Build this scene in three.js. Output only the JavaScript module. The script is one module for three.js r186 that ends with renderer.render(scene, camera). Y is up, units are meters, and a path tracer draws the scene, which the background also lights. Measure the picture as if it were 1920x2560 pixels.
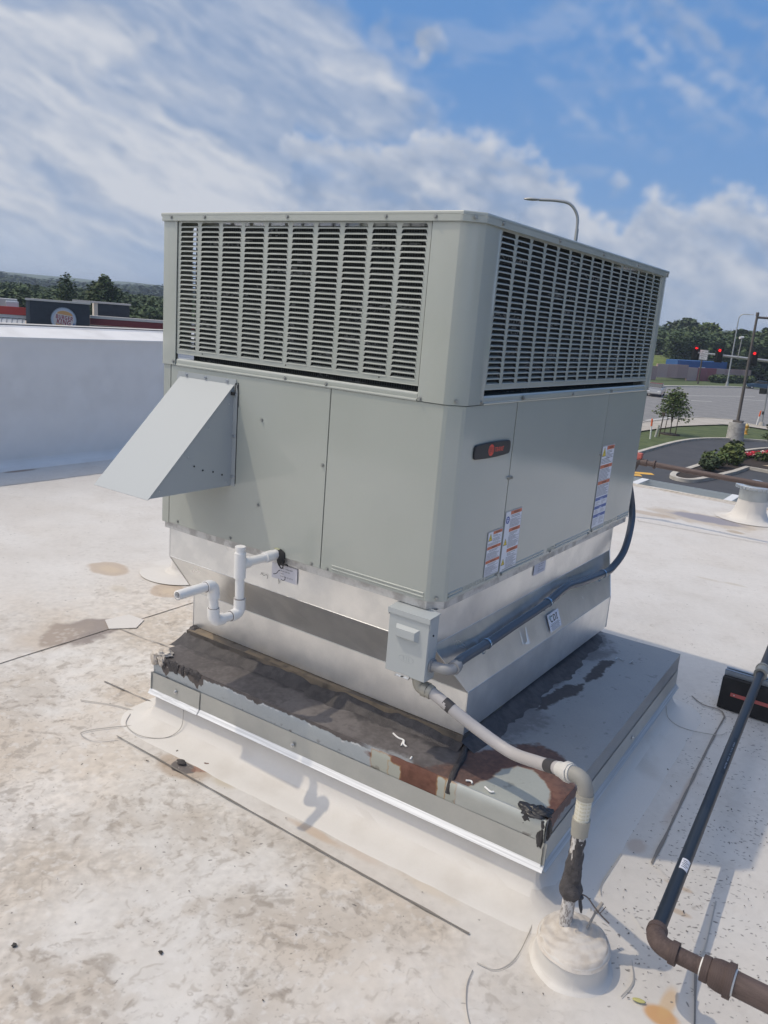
import * as THREE from 'three';
import { mergeGeometries, toCreasedNormals } from 'three/addons/utils/BufferGeometryUtils.js';
import { RoundedBoxGeometry } from 'three/addons/geometries/RoundedBoxGeometry.js';
import { FontLoader } from 'three/addons/loaders/FontLoader.js';
import { TextGeometry } from 'three/addons/geometries/TextGeometry.js';

// ---------------------------------------------------------------- camera, sky, sun
const scene = new THREE.Scene();
const camera = new THREE.PerspectiveCamera(65.5715, 0.75, 0.05, 6000);
camera.position.set(1.1872, 0.8839, 2.0987);
camera.rotation.set(-0.24007, 0.59674, 0.08074, 'YXZ');
const renderer = new THREE.WebGLRenderer({ antialias: true });
renderer.toneMapping = THREE.LinearToneMapping;
renderer.toneMappingExposure = 0.88;
renderer.shadowMap.enabled = true;
const sun = new THREE.DirectionalLight(new THREE.Color(1.0, 0.87, 0.68), 2.02);
sun.position.set(-1.65 * 6, 3.5 * 6, 6);
sun.castShadow = true;
sun.shadow.radius = 1.3;
sun.shadow.mapSize.set(4096, 4096);
Object.assign(sun.shadow.camera, { left: -12, right: 12, top: 12, bottom: -12, near: 1, far: 80 });
scene.add(sun);

// noise
const mix = (a, b, t) => a + (b - a) * t, clamp = (x, a = 0, b = 1) => Math.min(b, Math.max(a, x));
const sst = (a, b, x) => { const t = clamp((x - a) / (b - a)); return t * t * (3 - 2 * t); };
const mix3 = (a, b, t) => [mix(a[0], b[0], t), mix(a[1], b[1], t), mix(a[2], b[2], t)];
function hash(ix, iy, iz = 0) { let n = (Math.imul(ix, 374761393) + Math.imul(iy, 668265263) + Math.imul(iz, 1440662683)) | 0; n = Math.imul(n ^ (n >>> 13), 1274126177); return ((n ^ (n >>> 16)) >>> 0) / 4294967296; }
function vn(x, y) {
  const ix = Math.floor(x), iy = Math.floor(y), fx = x - ix, fy = y - iy, u = fx * fx * (3 - 2 * fx), v = fy * fy * (3 - 2 * fy);
  const a = hash(ix, iy), b = hash(ix + 1, iy), c = hash(ix, iy + 1), d = hash(ix + 1, iy + 1);
  return a + (b - a) * u + (c - a) * v + (a - b - c + d) * u * v;
}
function vn3(x, y, z) {
  const ix = Math.floor(x), iy = Math.floor(y), iz = Math.floor(z), fx = x - ix, fy = y - iy, fz = z - iz;
  const u = fx * fx * (3 - 2 * fx), v = fy * fy * (3 - 2 * fy), w = fz * fz * (3 - 2 * fz);
  const q = (k) => { const a = hash(ix, iy, k), b = hash(ix + 1, iy, k), c = hash(ix, iy + 1, k), d = hash(ix + 1, iy + 1, k); return a + (b - a) * u + (c - a) * v + (a - b - c + d) * u * v; };
  return mix(q(iz), q(iz + 1), w);
}
function fbm(x, y, o = 4) { let s = 0, a = 0.5, t = 0; for (let i = 0; i < o; i++) { s += a * vn(x, y); t += a; a *= 0.5; x = x * 2.03 + 17.3; y = y * 2.03 + 9.1; } return s / t; }
function fbm3(x, y, z, o = 4) { let s = 0, a = 0.5, t = 0; for (let i = 0; i < o; i++) { s += a * vn3(x, y, z); t += a; a *= 0.5; x = x * 2.03 + 7.3; y = y * 2.03 + 3.1; z = z * 2.03 + 5.7; } return s / t; }
let seed = 12345;
const rnd = () => { seed = (seed + 0x6d2b79f5) | 0; let t = Math.imul(seed ^ (seed >>> 15), 1 | seed); t = (t + Math.imul(t ^ (t >>> 7), 61 | t)) ^ t; return ((t ^ (t >>> 14)) >>> 0) / 4294967296; };
const rr = (a, b) => a + (b - a) * rnd();
function poly(pts, x) { for (let i = 1; i < pts.length; i++) if (x <= pts[i][0]) { const [a, b] = pts[i - 1], [c, d] = pts[i]; return b + (d - b) * clamp((x - a) / (c - a)); } return pts[pts.length - 1][1]; }

// sky: blue air with stratus to the left, a cumulus bank low down and thin cirrus to the right
{
  const W = 2048, H = 1024, data = new Float32Array(W * H * 4), yaw = 0.59674;
  const fw = [-Math.sin(yaw), -Math.cos(yaw)], rt = [Math.cos(yaw), -Math.sin(yaw)];
  const bankEdge = [[11, 2.4], [12, 1.6], [13.7, 1.2], [15.6, -0.9], [17, -3.6], [18.6, -6], [22, -9], [40, -20]];
  const cumTop = [[-60, 12.5], [-26, 12.5], [-9, 11.6], [-2, 11.5], [1.9, 12.6], [4.7, 12.3], [7.8, 11.4], [9.8, 10.4], [11.8, 8.4], [14.1, 7.4], [16, 9.6], [18.2, 8.5], [19.9, 9.8], [22.7, 9], [32, 8], [60, 9.5]];
  for (let j = 0; j < H; j++) {
    const el = ((j + 0.5) / H - 0.5) * Math.PI, se = Math.sin(el), ce = Math.cos(el), E = el * 57.2958;
    for (let i = 0; i < W; i++) {
      const th = ((i + 0.5) / W - 0.5) * 2 * Math.PI, dx = ce * Math.cos(th), dz = ce * Math.sin(th);
      const k = (j * W + i) * 4;
      if (E < -3) { data[k] = 0.22; data[k + 1] = 0.24; data[k + 2] = 0.24; data[k + 3] = 1; continue; }
      const A = Math.atan2(dx * rt[0] + dz * rt[1], dx * fw[0] + dz * fw[1]) * 57.2958;
      const up = Math.max(se, 0);
      let c = mix3([0.34, 0.49, 0.70], [0.135, 0.30, 0.62], Math.pow(clamp(up / 0.30), 0.55));
      c = mix3(c, [0.10, 0.22, 0.48], sst(0.35, 1, up));
      // free sky elsewhere: cloud to the left, overhead and behind, clearer to the right; brighter toward the sun
      const s = 1 / (up + 0.16), gx = dx * s, gz = dz * s, toSun = Math.max(0, (-1.65 * dx + 3.5 * se + dz) / 3.996);
      const g1 = fbm3(gx * 1.1 + 3, gz * 1.1, 1.7, 4), g2 = fbm3(gx * 3.1, gz * 3.1 + 8, 4.2, 3);
      const leftward = sst(-0.55, 0.6, Math.cos((A + 80) / 57.3)), cover = clamp(0.05 + 0.9 * leftward + sst(0.45, 0.9, up) * (0.35 + 0.5 * leftward) + 0.2 * sst(0.2, 0.05, up));
      let dens = sst(mix(0.52, 0.22, cover), mix(0.74, 0.50, cover), g1 * 0.8 + g2 * 0.2), white = clamp(0.62 + (g2 - 0.5) * 1.4 + (g1 - 0.5) * 0.5 + 0.75 * Math.pow(toSun, 6));
      const inView = (1 - sst(27, 44, Math.abs(A))) * (1 - sst(21, 34, E));
      if (inView > 0) {
        const wob = fbm(A * 0.16 + 31, E * 0.3 + 4, 5) - 0.5, fine = fbm(A * 0.75 + 5, E * 0.95 + 77, 5) - 0.5, bil = fbm(A * 1.7 + 15, E * 1.8 + 7, 4) - 0.5;
        // rolled streaks of stratus; they run gently downward to the right
        const sx = A * 0.05 + E * 0.045, sy = E * 0.36 + A * 0.10;
        const st = fbm(sx * 1.6 + wob * 1.9 + 3, sy * 1.0 + wob * 1.9, 4), st2 = fbm(sx * 3 + 9 + wob * 2, sy * 2.3 + 21 + wob * 3, 4);
        const det = fbm(A * 1.1 + E * 0.9 + wob * 3 + 8, E * 2.6 + A * 0.75 + 3, 5);
        const edge = poly(bankEdge, E) + wob * 5 + fine * 3;
        let bank = (1 - sst(edge - 2.6, edge + 0.9, A)) * sst(10.6, 12.4, E + wob * 3 + (A < -8 ? 8 : 0));
        bank *= mix(0.80, 1, sst(0.30, 0.58, st * 0.7 + st2 * 0.3));
        const top = poly(cumTop, A) + bil * 1.5 + fine * 1.8, in1 = top - E;
        let cum = sst(-0.35, 1.3, in1) * sst(-12, -7, A + wob * 6);
        const left = 1 - sst(-12, -6, A + wob * 6);
        let strat = left * clamp(0.72 + 0.28 * sst(0.25, 0.6, st * 0.65 + st2 * 0.35)) * mix(0.62, 1, sst(0.8, 4.2, E + wob * 3));
        // bluish rifts low in the bank
        cum *= mix(0.62, 1, sst(0.30, 0.52, st * 0.5 + st2 * 0.5 + 0.12 * sst(3.5, 0.5, in1)));
        const ci = fbm((A * 0.30 - E * 0.22) * 0.55 + 3, (E * 0.5 + A * 0.36) * 1.7 + wob * 2, 5);
        const ci2 = fbm(A * 0.9 + E * 0.5 + 11, E * 1.5 - A * 0.5 + 5 + wob * 3, 4), cir = 0.55 * sst(5, 14, A + wob * 9) * sst(10.5, 15, E + wob * 3) * sst(0.36, 0.78, ci * 0.6 + ci2 * 0.4);
        const puff = 0.75 * (sst(1.5, 0.3, Math.hypot((A - 0.8) * 0.9, (E - 17.1) * 1.25) + fine * 2.6) + 0.7 * sst(1.0, 0.1, Math.hypot(A - 13.8, E - 9.6) + fine * 2) + 0.6 * sst(1.8, 0.2, Math.hypot((A + 1.6) * 0.7, E - 16.4) + fine * 4));
        const wisp = 0.22 * sst(0.5, 0.75, fbm(A * 0.25 + 50, E * 0.8 + 3, 4));
        const d2 = clamp(Math.max(bank, cum, strat, cir, puff, wisp));
        const wb = clamp(0.16 + 0.95 * sst(0.28, 0.70, st * 0.55 + st2 * 0.45) + 0.5 * wob + 0.75 * (det - 0.5));
        const wc = clamp(0.46 + 0.45 * sst(2.2, 0.3, in1) + (fine + bil * 0.4) * 1.1 + (st - 0.5) * 0.6 + (st2 - 0.5) * 0.9 + (det - 0.5) * 0.5 - 0.15 * sst(4, 8, in1));
        const w2 = mix(wb, wc, cum > bank && cum > strat ? 1 : 0);
        dens = mix(dens, d2, inView); white = mix(white, w2, inView);
      }
      const glow = mix(1.5 + 1.7 * Math.pow(toSun, 4), 1, inView), cl = mix3([0.31, 0.39, 0.54], [0.68, 0.70, 0.75], white).map((q, i) => q * glow * mix([1.07, 1.0, 0.92][i], 1, inView));
      c = mix3(c, cl, dens * 0.92); c = mix3(c, [0.50, 0.58, 0.71], 0.45 * sst(6, 0, E));
      data[k] = c[0] * 1.11; data[k + 1] = c[1] * 1.11; data[k + 2] = c[2] * 1.11; data[k + 3] = 1;
    }
  }
  const sky = new THREE.DataTexture(data, W, H, THREE.RGBAFormat, THREE.FloatType);
  sky.mapping = THREE.EquirectangularReflectionMapping; sky.colorSpace = THREE.LinearSRGBColorSpace;
  sky.magFilter = sky.minFilter = THREE.LinearFilter; sky.wrapS = THREE.RepeatWrapping; sky.needsUpdate = true;
  scene.background = sky; scene.environment = sky;
}

// ---------------------------------------------------------------- helpers
const taken = {};
const numbered = (n) => { const k = taken[n] = (taken[n] ?? -1) + 1; return k ? n + '_' + String(k).padStart(3, '0') : n; };
function tag(o, label, category, group) { o.userData.label = label; o.userData.category = category; if (group) o.userData.group = group; return o; }
function finish(m) { m.castShadow = true; m.receiveShadow = true; return m; }
function thing(name, label, category, pos = [0, 0, 0], group) { const g = new THREE.Group(); g.name = numbered(name); g.position.set(...pos); scene.add(g); return tag(g, label, category, group); }
function sub(name, parent) { const g = new THREE.Group(); g.name = name; parent.add(g); return g; }
function part(name, geo, mat, parent, pos) {
  const m = finish(new THREE.Mesh(Array.isArray(geo) ? merge(geo) : geo, mat)); m.name = name; if (pos) m.position.set(...pos); parent.add(m); return m;
}
function solo(name, geo, mat, label, category, group) { const m = part(numbered(name), geo, mat, scene); return tag(m, label, category, group); }
function struct(name, geo, mat) { const m = part(numbered(name), geo, mat, scene); m.userData.kind = 'structure'; return m; }
function merge(list) {
  return mergeGeometries(list.map((g) => { let q = g.index ? g.toNonIndexed() : g; for (const k of Object.keys(q.attributes)) if (!['position', 'normal', 'uv'].includes(k)) q.deleteAttribute(k);
    if (!q.attributes.uv) q.setAttribute('uv', new THREE.Float32BufferAttribute(new Float32Array(q.attributes.position.count * 2), 2)); return q; }));
}
// texture coordinates in metres, from the way each vertex faces
function uvm(geo, s = 1) {
  const g = geo.index ? geo.toNonIndexed() : geo; const P = g.attributes.position, n = P.count, uv = new Float32Array(n * 2);
  const a = new THREE.Vector3(), b = new THREE.Vector3(), c = new THREE.Vector3();
  for (let i = 0; i < n; i += 3) {
    a.fromBufferAttribute(P, i); b.fromBufferAttribute(P, i + 1); c.fromBufferAttribute(P, i + 2);
    const nn = b.clone().sub(a).cross(c.clone().sub(a)), x = Math.abs(nn.x), y = Math.abs(nn.y), z = Math.abs(nn.z);
    [a, b, c].forEach((v, k) => { const [u, w] = y >= x && y >= z ? [v.x, v.z] : x >= z ? [v.z, v.y] : [v.x, v.y]; uv[(i + k) * 2] = u * s; uv[(i + k) * 2 + 1] = w * s; });
  }
  g.setAttribute('uv', new THREE.BufferAttribute(uv, 2)); return g;
}
function box(w, h, d, x = 0, y = 0, z = 0, r = 0) { const g = r ? new RoundedBoxGeometry(w, h, d, 2, r) : new THREE.BoxGeometry(w, h, d); g.translate(x, y, z); return g; }
const bounds = (x0, x1, y0, y1, z0, z1, r = 0) => box(x1 - x0, y1 - y0, z1 - z0, (x0 + x1) / 2, (y0 + y1) / 2, (z0 + z1) / 2, r);
const V = (a) => new THREE.Vector3(...a);
function rod(a, b, r, r2 = r, seg = 16, open = false) {
  const A = V(a), B = V(b), d = B.clone().sub(A), g = new THREE.CylinderGeometry(r2, r, d.length(), seg, 1, open);
  g.applyQuaternion(new THREE.Quaternion().setFromUnitVectors(new THREE.Vector3(0, 1, 0), d.clone().normalize())); g.translate(...A.add(B).multiplyScalar(0.5).toArray()); return g;
}
function tube(pts, r, seg = 60, rad = 14, tension = 0.5) { return new THREE.TubeGeometry(new THREE.CatmullRomCurve3(pts.map(V), false, 'catmullrom', tension), seg, r, rad, false); }
// quarter bend from point a to c round corner b
function bend(a, b, c, r, rad = 18) { return new THREE.TubeGeometry(new THREE.QuadraticBezierCurve3(V(a), V(b), V(c)), 14, r, rad, false); }
function quad(a, b, c, d) { const g = new THREE.BufferGeometry(); g.setAttribute('position', new THREE.Float32BufferAttribute([...a, ...b, ...c, ...a, ...c, ...d], 3)); g.setAttribute('uv', new THREE.Float32BufferAttribute([0, 0, 1, 0, 1, 1, 0, 0, 1, 1, 0, 1], 2)); g.computeVertexNormals(); return g; }
// upright sheet that follows a plan path [x, z]; its outside is to the left of the way +x
function ribbon(path, y0, y1, t = 0.002) {
  const n = path.length, N = path.map((p, i) => { const a = path[Math.max(0, i - 1)], b = path[Math.min(n - 1, i + 1)], dx = b[0] - a[0], dz = b[1] - a[1], l = Math.hypot(dx, dz); return [-dz / l, dx / l]; });
  const P = [], U = []; let s = 0;
  const push = (...v) => v.forEach((q) => { P.push(q[0], q[1], q[2]); U.push(q[3], q[1]); });
  for (let i = 0; i + 1 < n; i++) {
    const j = i + 1, L = Math.hypot(path[j][0] - path[i][0], path[j][1] - path[i][1]), s2 = s + L;
    const o = (k, y, S, off) => [path[k][0] - N[k][0] * off, y, path[k][1] - N[k][1] * off, S];
    const a = o(i, y0, s, 0), b = o(j, y0, s2, 0), c = o(j, y1, s2, 0), d = o(i, y1, s, 0), e = o(i, y0, s, t), f = o(j, y0, s2, t), g = o(j, y1, s2, t), h = o(i, y1, s, t);
    push(a, b, c, a, c, d, e, g, f, e, h, g, d, c, g, d, g, h, a, f, b, a, e, f);
    if (i === 0) push(a, d, h, a, h, e);
    if (j === n - 1) push(b, f, g, b, g, c);
    s = s2;
  }
  const g = new THREE.BufferGeometry(); g.setAttribute('position', new THREE.Float32BufferAttribute(P, 3)); g.setAttribute('uv', new THREE.Float32BufferAttribute(U, 2)); g.computeVertexNormals();
  return toCreasedNormals(g, 0.6);
}
function roundPath(pts, r, n = 5) {
  const out = [pts[0]];
  for (let i = 1; i < pts.length - 1; i++) {
    const p = pts[i], a = pts[i - 1], b = pts[i + 1], la = Math.hypot(a[0] - p[0], a[1] - p[1]), lb = Math.hypot(b[0] - p[0], b[1] - p[1]);
    const A = [p[0] + (a[0] - p[0]) * r / la, p[1] + (a[1] - p[1]) * r / la], B = [p[0] + (b[0] - p[0]) * r / lb, p[1] + (b[1] - p[1]) * r / lb];
    for (let k = 0; k <= n; k++) { const t = k / n, u = 1 - t; out.push([u * u * A[0] + 2 * u * t * p[0] + t * t * B[0], u * u * A[1] + 2 * u * t * p[1] + t * t * B[1]]); }
  }
  out.push(pts[pts.length - 1]); return out;
}
// textures
const enc = (x) => Math.round(255 * clamp(x <= 0.0031308 ? 12.92 * x : 1.055 * Math.pow(x, 1 / 2.4) - 0.055));
function tex(w, h, f, { srgb = true, repeat = true } = {}) {
  const d = new Uint8Array(w * h * 4);
  for (let j = 0; j < h; j++) for (let i = 0; i < w; i++) { const c = f((i + 0.5) / w, (j + 0.5) / h), k = (j * w + i) * 4; for (let q = 0; q < 3; q++) d[k + q] = srgb ? enc(c[q]) : Math.round(255 * clamp(c[q])); d[k + 3] = 255; }
  const t = new THREE.DataTexture(d, w, h); t.colorSpace = srgb ? THREE.SRGBColorSpace : THREE.NoColorSpace; t.magFilter = THREE.LinearFilter; t.minFilter = THREE.LinearMipmapLinearFilter; t.generateMipmaps = true;
  if (repeat) t.wrapS = t.wrapT = THREE.RepeatWrapping; t.needsUpdate = true; return t;
}
// tileable noise on a torus-like blend
function tfbm(u, v, f, o = 4) { const w = sst(0, 1, u), z = sst(0, 1, v); const a = fbm(u * f, v * f, o), b = fbm((u - 1) * f, v * f, o), c = fbm(u * f, (v - 1) * f, o), d = fbm((u - 1) * f, (v - 1) * f, o); return mix(mix(a, b, w), mix(c, d, w), z); }
const mottle = (c1, c2, f, lo = 0.35, hi = 0.65, fine = 0.25, size = 512) => tex(size, size, (u, v) => mix3(c1, c2, clamp(sst(lo, hi, tfbm(u, v, f, 5)) * (1 - fine) + fine * vn(u * size * 0.5, v * size * 0.5))));
const gray = (f, a, b, o = 4, size = 512) => tex(size, size, (u, v) => { const t = mix(a, b, tfbm(u, v, f, o)); return [t, t, t]; }, { srgb: false });
function canvasTex(w, h, draw) { const c = document.createElement('canvas'); c.width = w; c.height = h; draw(c.getContext('2d'), w, h); const t = new THREE.CanvasTexture(c); t.colorSpace = THREE.SRGBColorSpace; t.anisotropy = 8; return t; }
const std = (o) => new THREE.MeshStandardMaterial(o), phy = (o) => new THREE.MeshPhysicalMaterial(o);
const lin = (r, g, b) => new THREE.Color().setRGB(r, g, b);
function rep(t, s) { const q = t.clone(); q.repeat.set(s, s); q.needsUpdate = true; return q; }

const T = {
  paint: mottle([0.362, 0.387, 0.355], [0.392, 0.416, 0.385], 4, 0.25, 0.75, 0.2),
  wavy: gray(3, 0, 1, 3, 256),
  galv: mottle([0.74, 0.745, 0.74], [0.86, 0.86, 0.845], 14, 0.35, 0.65, 0.2),
  galvR: gray(5, 0.24, 0.38, 3),
  grain: gray(120, 0, 1, 3),
  soil: mottle([0.022, 0.016, 0.013], [0.05, 0.036, 0.028], 30, 0.3, 0.7, 0.6),
  grass: mottle([0.045, 0.072, 0.022], [0.105, 0.13, 0.045], 9, 0.3, 0.7, 0.5),
  asphalt: mottle([0.045, 0.048, 0.056], [0.062, 0.064, 0.072], 6, 0.3, 0.7, 0.4),
  road: mottle([0.175, 0.172, 0.172], [0.235, 0.23, 0.225], 7, 0.3, 0.7, 0.25),
  concrete: mottle([0.36, 0.33, 0.29], [0.46, 0.43, 0.385], 8, 0.3, 0.7, 0.35),
};
const M = {
  paint: phy({ map: T.paint, roughness: 0.5, clearcoat: 1, clearcoatRoughness: 0.1, bumpMap: T.wavy, bumpScale: 0.0035 }),
  paintDark: std({ color: lin(0.03, 0.032, 0.036), roughness: 0.8 }),
  galv: phy({ map: T.galv, metalness: 0.82, roughnessMap: T.galvR, roughness: 1.0 }),
  zinc: std({ color: lin(0.62, 0.63, 0.64), metalness: 0.9, roughness: 0.35 }),
  hood: phy({ color: lin(0.385, 0.415, 0.43), roughness: 0.45, clearcoat: 0.2, clearcoatRoughness: 0.3 }),
  screw: std({ color: lin(0.34, 0.35, 0.34), roughness: 0.35, metalness: 0.5 }),
  screwZ: std({ color: lin(0.6, 0.62, 0.64), roughness: 0.28, metalness: 0.95 }),
  black: std({ color: lin(0.012, 0.012, 0.014), roughness: 0.6 }),
  rubber: std({ color: lin(0.02, 0.021, 0.024), roughness: 0.75 }),
  pvc: phy({ map: rep(mottle([0.70, 0.69, 0.67], [0.80, 0.795, 0.785], 6, 0.1, 0.4, 0.2, 256), 6), roughness: 0.32 }),
  pvcOld: std({ map: rep(mottle([0.50, 0.49, 0.46], [0.62, 0.61, 0.585], 8, 0.3, 0.7, 0.3, 256), 8), roughness: 0.55 }),
  pvcIn: std({ color: lin(0.30, 0.235, 0.19), roughness: 0.9 }),
  disc: phy({ color: lin(0.40, 0.43, 0.44), roughness: 0.5, clearcoat: 0.15, clearcoatRoughness: 0.4 }),
  liquid: phy({ color: lin(0.055, 0.075, 0.105), roughness: 0.32 }),
  flexGray: phy({ color: lin(0.40, 0.385, 0.385), roughness: 0.5 }),
  condGray: phy({ color: lin(0.26, 0.265, 0.275), roughness: 0.5 }),
  castGray: std({ color: lin(0.36, 0.35, 0.31), roughness: 0.55, metalness: 0.35 }),
  tape: std({ color: lin(0.045, 0.043, 0.047), roughness: 0.6 }),
  tar: std({ map: rep(mottle([0.042, 0.039, 0.043], [0.085, 0.078, 0.08], 12, 0.3, 0.7, 0.3), 2), roughness: 0.62, bumpMap: rep(T.grain, 2), bumpScale: 0.003 }),
  membrane: std({ map: mottle([0.52, 0.488, 0.447], [0.62, 0.598, 0.565], 5, 0.22, 0.55, 0.15), roughness: 0.62 }),
  patch: std({ map: mottle([0.50, 0.465, 0.43], [0.60, 0.575, 0.545], 6, 0.2, 0.6, 0.15), roughness: 0.65 }),
  mastic: std({ map: rep(mottle([0.46, 0.41, 0.355], [0.60, 0.56, 0.51], 7, 0.3, 0.7, 0.2), 2), roughness: 0.7, bumpMap: rep(gray(9, 0, 1, 5, 512), 3), bumpScale: 0.002 }),
  seamThin: std({ color: lin(0.41, 0.385, 0.35), roughness: 0.85 }),
  seam: std({ color: lin(0.22, 0.20, 0.18), roughness: 0.9 }),
  pipeBlack: phy({ color: lin(0.016, 0.022, 0.032), roughness: 0.4 }),
  pipeBrown: std({ map: rep(mottle([0.075, 0.052, 0.047], [0.12, 0.085, 0.077], 8, 0.3, 0.7, 0.4), 3), roughness: 0.62, bumpMap: rep(T.grain, 3), bumpScale: 0.0012 }),
  white: std({ color: lin(0.78, 0.78, 0.77), roughness: 0.6 }),
};
// ---------------------------------------------------------------- the roof we stand on
const RY = -0.84;
function roofCol(x, z, fineOn = true) {
  const b1 = fbm(x * 0.9 + 20, z * 0.9 + 5, 3), b3 = fbm(x * 11 + 1, z * 11 + 4, 4), w1 = fbm(x * 2.3 + 5, z * 2.3 + 19, 3) - 0.5, w2 = fbm(x * 2.3 + 44, z * 2.3 + 7, 3) - 0.5;
  const X = x + w1 * 0.16 + (b3 - 0.5) * 0.07, Z = z + w2 * 0.16 + (fbm(x * 12 + 33, z * 12, 3) - 0.5) * 0.07, b2 = fbm(X * 3.1 + 7, Z * 3.1 + 2, 4);
  // dried mud left by standing water, thickest in the open bay to the left; the strips welded round the curb stay cleaner
  const lane = Math.max(sst(0.30, 0.27, z) * sst(-1.3, -1.2, x) * sst(0.75, 0.6, x) * sst(-0.1, 0.0, z), sst(0.30, 0.5, x) * sst(0.70, 0.64, x) * sst(0.3, 0.2, z) * 0.6);
  const bay = sst(0.55, -0.35, x - z * 0.55 + (b1 - 0.5) * 1.1) * sst(-3.4, -1.7, x) * (1 - 0.85 * lane);
  let c = mix3([0.55, 0.524, 0.49], [0.635, 0.615, 0.585], b2);
  const clean = sst(0.25, 0.0, Math.hypot((x + 2.75) * 0.8, z + 0.85) - 0.35);
  const m1 = fbm(X * 1.35 + 3, Z * 1.35 + 12, 5), m2 = fbm(X * 4.6 + 31, Z * 4.6 + 8, 5), wear = fbm(X * 2.7 + 71, Z * 2.7 + 40, 5);
  const d = sst(0.36, 0.64, m1) * (0.10 + 0.9 * bay) * (1 - 0.85 * clean);
  c = mix3(c, mix3([0.445, 0.375, 0.295], [0.37, 0.30, 0.225], b3), d * 0.66);
  c = mix3(c, [0.36, 0.30, 0.235], sst(0.46, 0.72, m2) * (0.08 + 0.40 * bay) * (1 - 0.8 * clean));
  c = mix3(c, [0.56, 0.47, 0.37], 0.40 * sst(0.52, 0.7, fbm(x * 1.7 + 60, z * 1.7 + 31, 4)) * (0.2 + 0.8 * bay));
  c = mix3(c, [0.65, 0.635, 0.615], sst(0.46, 0.74, wear) * 0.42 * (0.2 + bay));
  if (fineOn) {
    const gr = fbm(x * 46 + 5, z * 46 + 9, 3), r1 = fbm(X * 13 + 9, Z * 13 + 3, 4), r2 = fbm(X * 31 + 2, Z * 31 + 13, 4), sp = fbm(x * 95, z * 95, 3);
    { const k = 1 + (gr - 0.5) * (0.10 + 0.42 * bay * sst(0.3, 0.6, m1)); c = [c[0] * k, c[1] * k, c[2] * k]; }
    c = mix3(c, [0.29, 0.245, 0.20], sst(0.055, 0.0, Math.abs(r1 - 0.5)) * sst(0.46, 0.6, r2) * (0.05 + 0.34 * bay));          // crinkled tide lines
    c = mix3(c, [0.27, 0.235, 0.20], sst(0.56, 0.74, r2) * sst(0.4, 0.62, m2) * (0.10 + 0.45 * bay));
    c = mix3(c, [0.64, 0.62, 0.595], sst(0.58, 0.76, fbm(x * 40 + 70, z * 40, 4)) * 0.35 * (0.25 + bay));
    c = mix3(c, [0.20, 0.175, 0.155], sst(0.68, 0.80, sp) * (0.08 + 0.28 * bay) * sst(0.35, 0.6, m2));
  }
  c.bay = bay;
  const blot = (cx, cz, rx, rz, col, k, soft = 0.35, rag = 0.55) => { const r0 = Math.hypot((x - cx) / rx, (z - cz) / rz); if (r0 > 2) return r0; const r = r0 + (b3 - 0.5) * rag + (b2 - 0.5) * rag * 0.6; if (r < 1) c = mix3(c, col, k * sst(1, 1 - soft, r)); return r; };
  const ringy = (cx, cz, rx, rz) => { blot(cx, cz, rx, rz, [0.40, 0.29, 0.19], 0.62, 0.22, 0.3); blot(cx + rx * 0.1, cz, rx * 0.7, rz * 0.6, [0.55, 0.45, 0.33], 0.6, 0.6, 0.3); };
  ringy(-3.02, -0.97, 0.17, 0.13); ringy(-2.44, -0.98, 0.14, 0.12); blot(-2.66, -0.78, 0.10, 0.06, [0.48, 0.42, 0.33], 0.5, 0.7);
  blot(-2.27, -0.24, 0.17, 0.24, [0.20, 0.165, 0.15], 0.85, 0.18, 0.5); blot(-2.32, -0.12, 0.22, 0.36, [0.42, 0.34, 0.26], 0.45, 0.7);
  if (hash(Math.floor(x * 60), Math.floor(z * 60), 4) > 0.82) blot(-2.28, -0.15, 0.12, 0.16, [0.45, 0.4, 0.36], 0.6, 0.3);
  blot(-0.92, 0.235, 0.15, 0.10, [0.38, 0.29, 0.21], 0.7, 0.45, 1.1); blot(-0.915, 0.24, 0.055, 0.036, [0.10, 0.09, 0.09], 0.9, 0.15, 1.3); blot(-0.85, 0.18, 0.045, 0.05, [0.25, 0.12, 0.08], 0.75, 0.3, 1.2); blot(-1.02, 0.12, 0.09, 0.03, [0.36, 0.25, 0.17], 0.7, 0.4, 1.1); blot(-0.72, 0.205, 0.085, 0.05, [0.42, 0.34, 0.21], 0.5, 0.7, 0.5);
  blot(-0.28, 0.215, 0.16, 0.025, [0.48, 0.35, 0.24], 0.6, 0.7, 0.8); blot(-0.08, 0.20, 0.16, 0.035, [0.50, 0.40, 0.32], 0.5, 0.8, 0.7); blot(0.16, 0.19, 0.16, 0.03, [0.56, 0.47, 0.36], 0.4, 0.8, 0.7);
  blot(0.90, 0.195, 0.05, 0.034, [0.52, 0.27, 0.085], 0.85, 0.5, 0.6); blot(0.905, 0.135, 0.022, 0.07, [0.56, 0.36, 0.16], 0.6, 0.7, 0.6);
  blot(0.80, -0.36, 0.05, 0.012, [0.42, 0.30, 0.19], 0.6, 0.6, 1.2); blot(0.83, -0.24, 0.04, 0.014, [0.42, 0.30, 0.19], 0.6, 0.6, 1.2); blot(0.62, -0.47, 0.035, 0.05, [0.42, 0.32, 0.25], 0.5, 0.6, 1.2); blot(0.66, -1.0, 0.02, 0.4, [0.46, 0.37, 0.30], 0.45, 0.8, 1.2);
  // ponding marks toward the gutter
  blot(-0.55, -6.2, 0.65, 0.34, [0.42, 0.34, 0.25], 0.6, 0.4, 0.5); blot(-0.52, -6.25, 0.42, 0.2, [0.23, 0.225, 0.27], 0.85, 0.35, 0.4); blot(-1.1, -5.95, 0.5, 0.1, [0.40, 0.31, 0.22], 0.6, 0.5, 0.7); blot(-0.19, -5.9, 0.12, 0.07, [0.36, 0.28, 0.19], 0.7, 0.5, 0.5);
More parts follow.
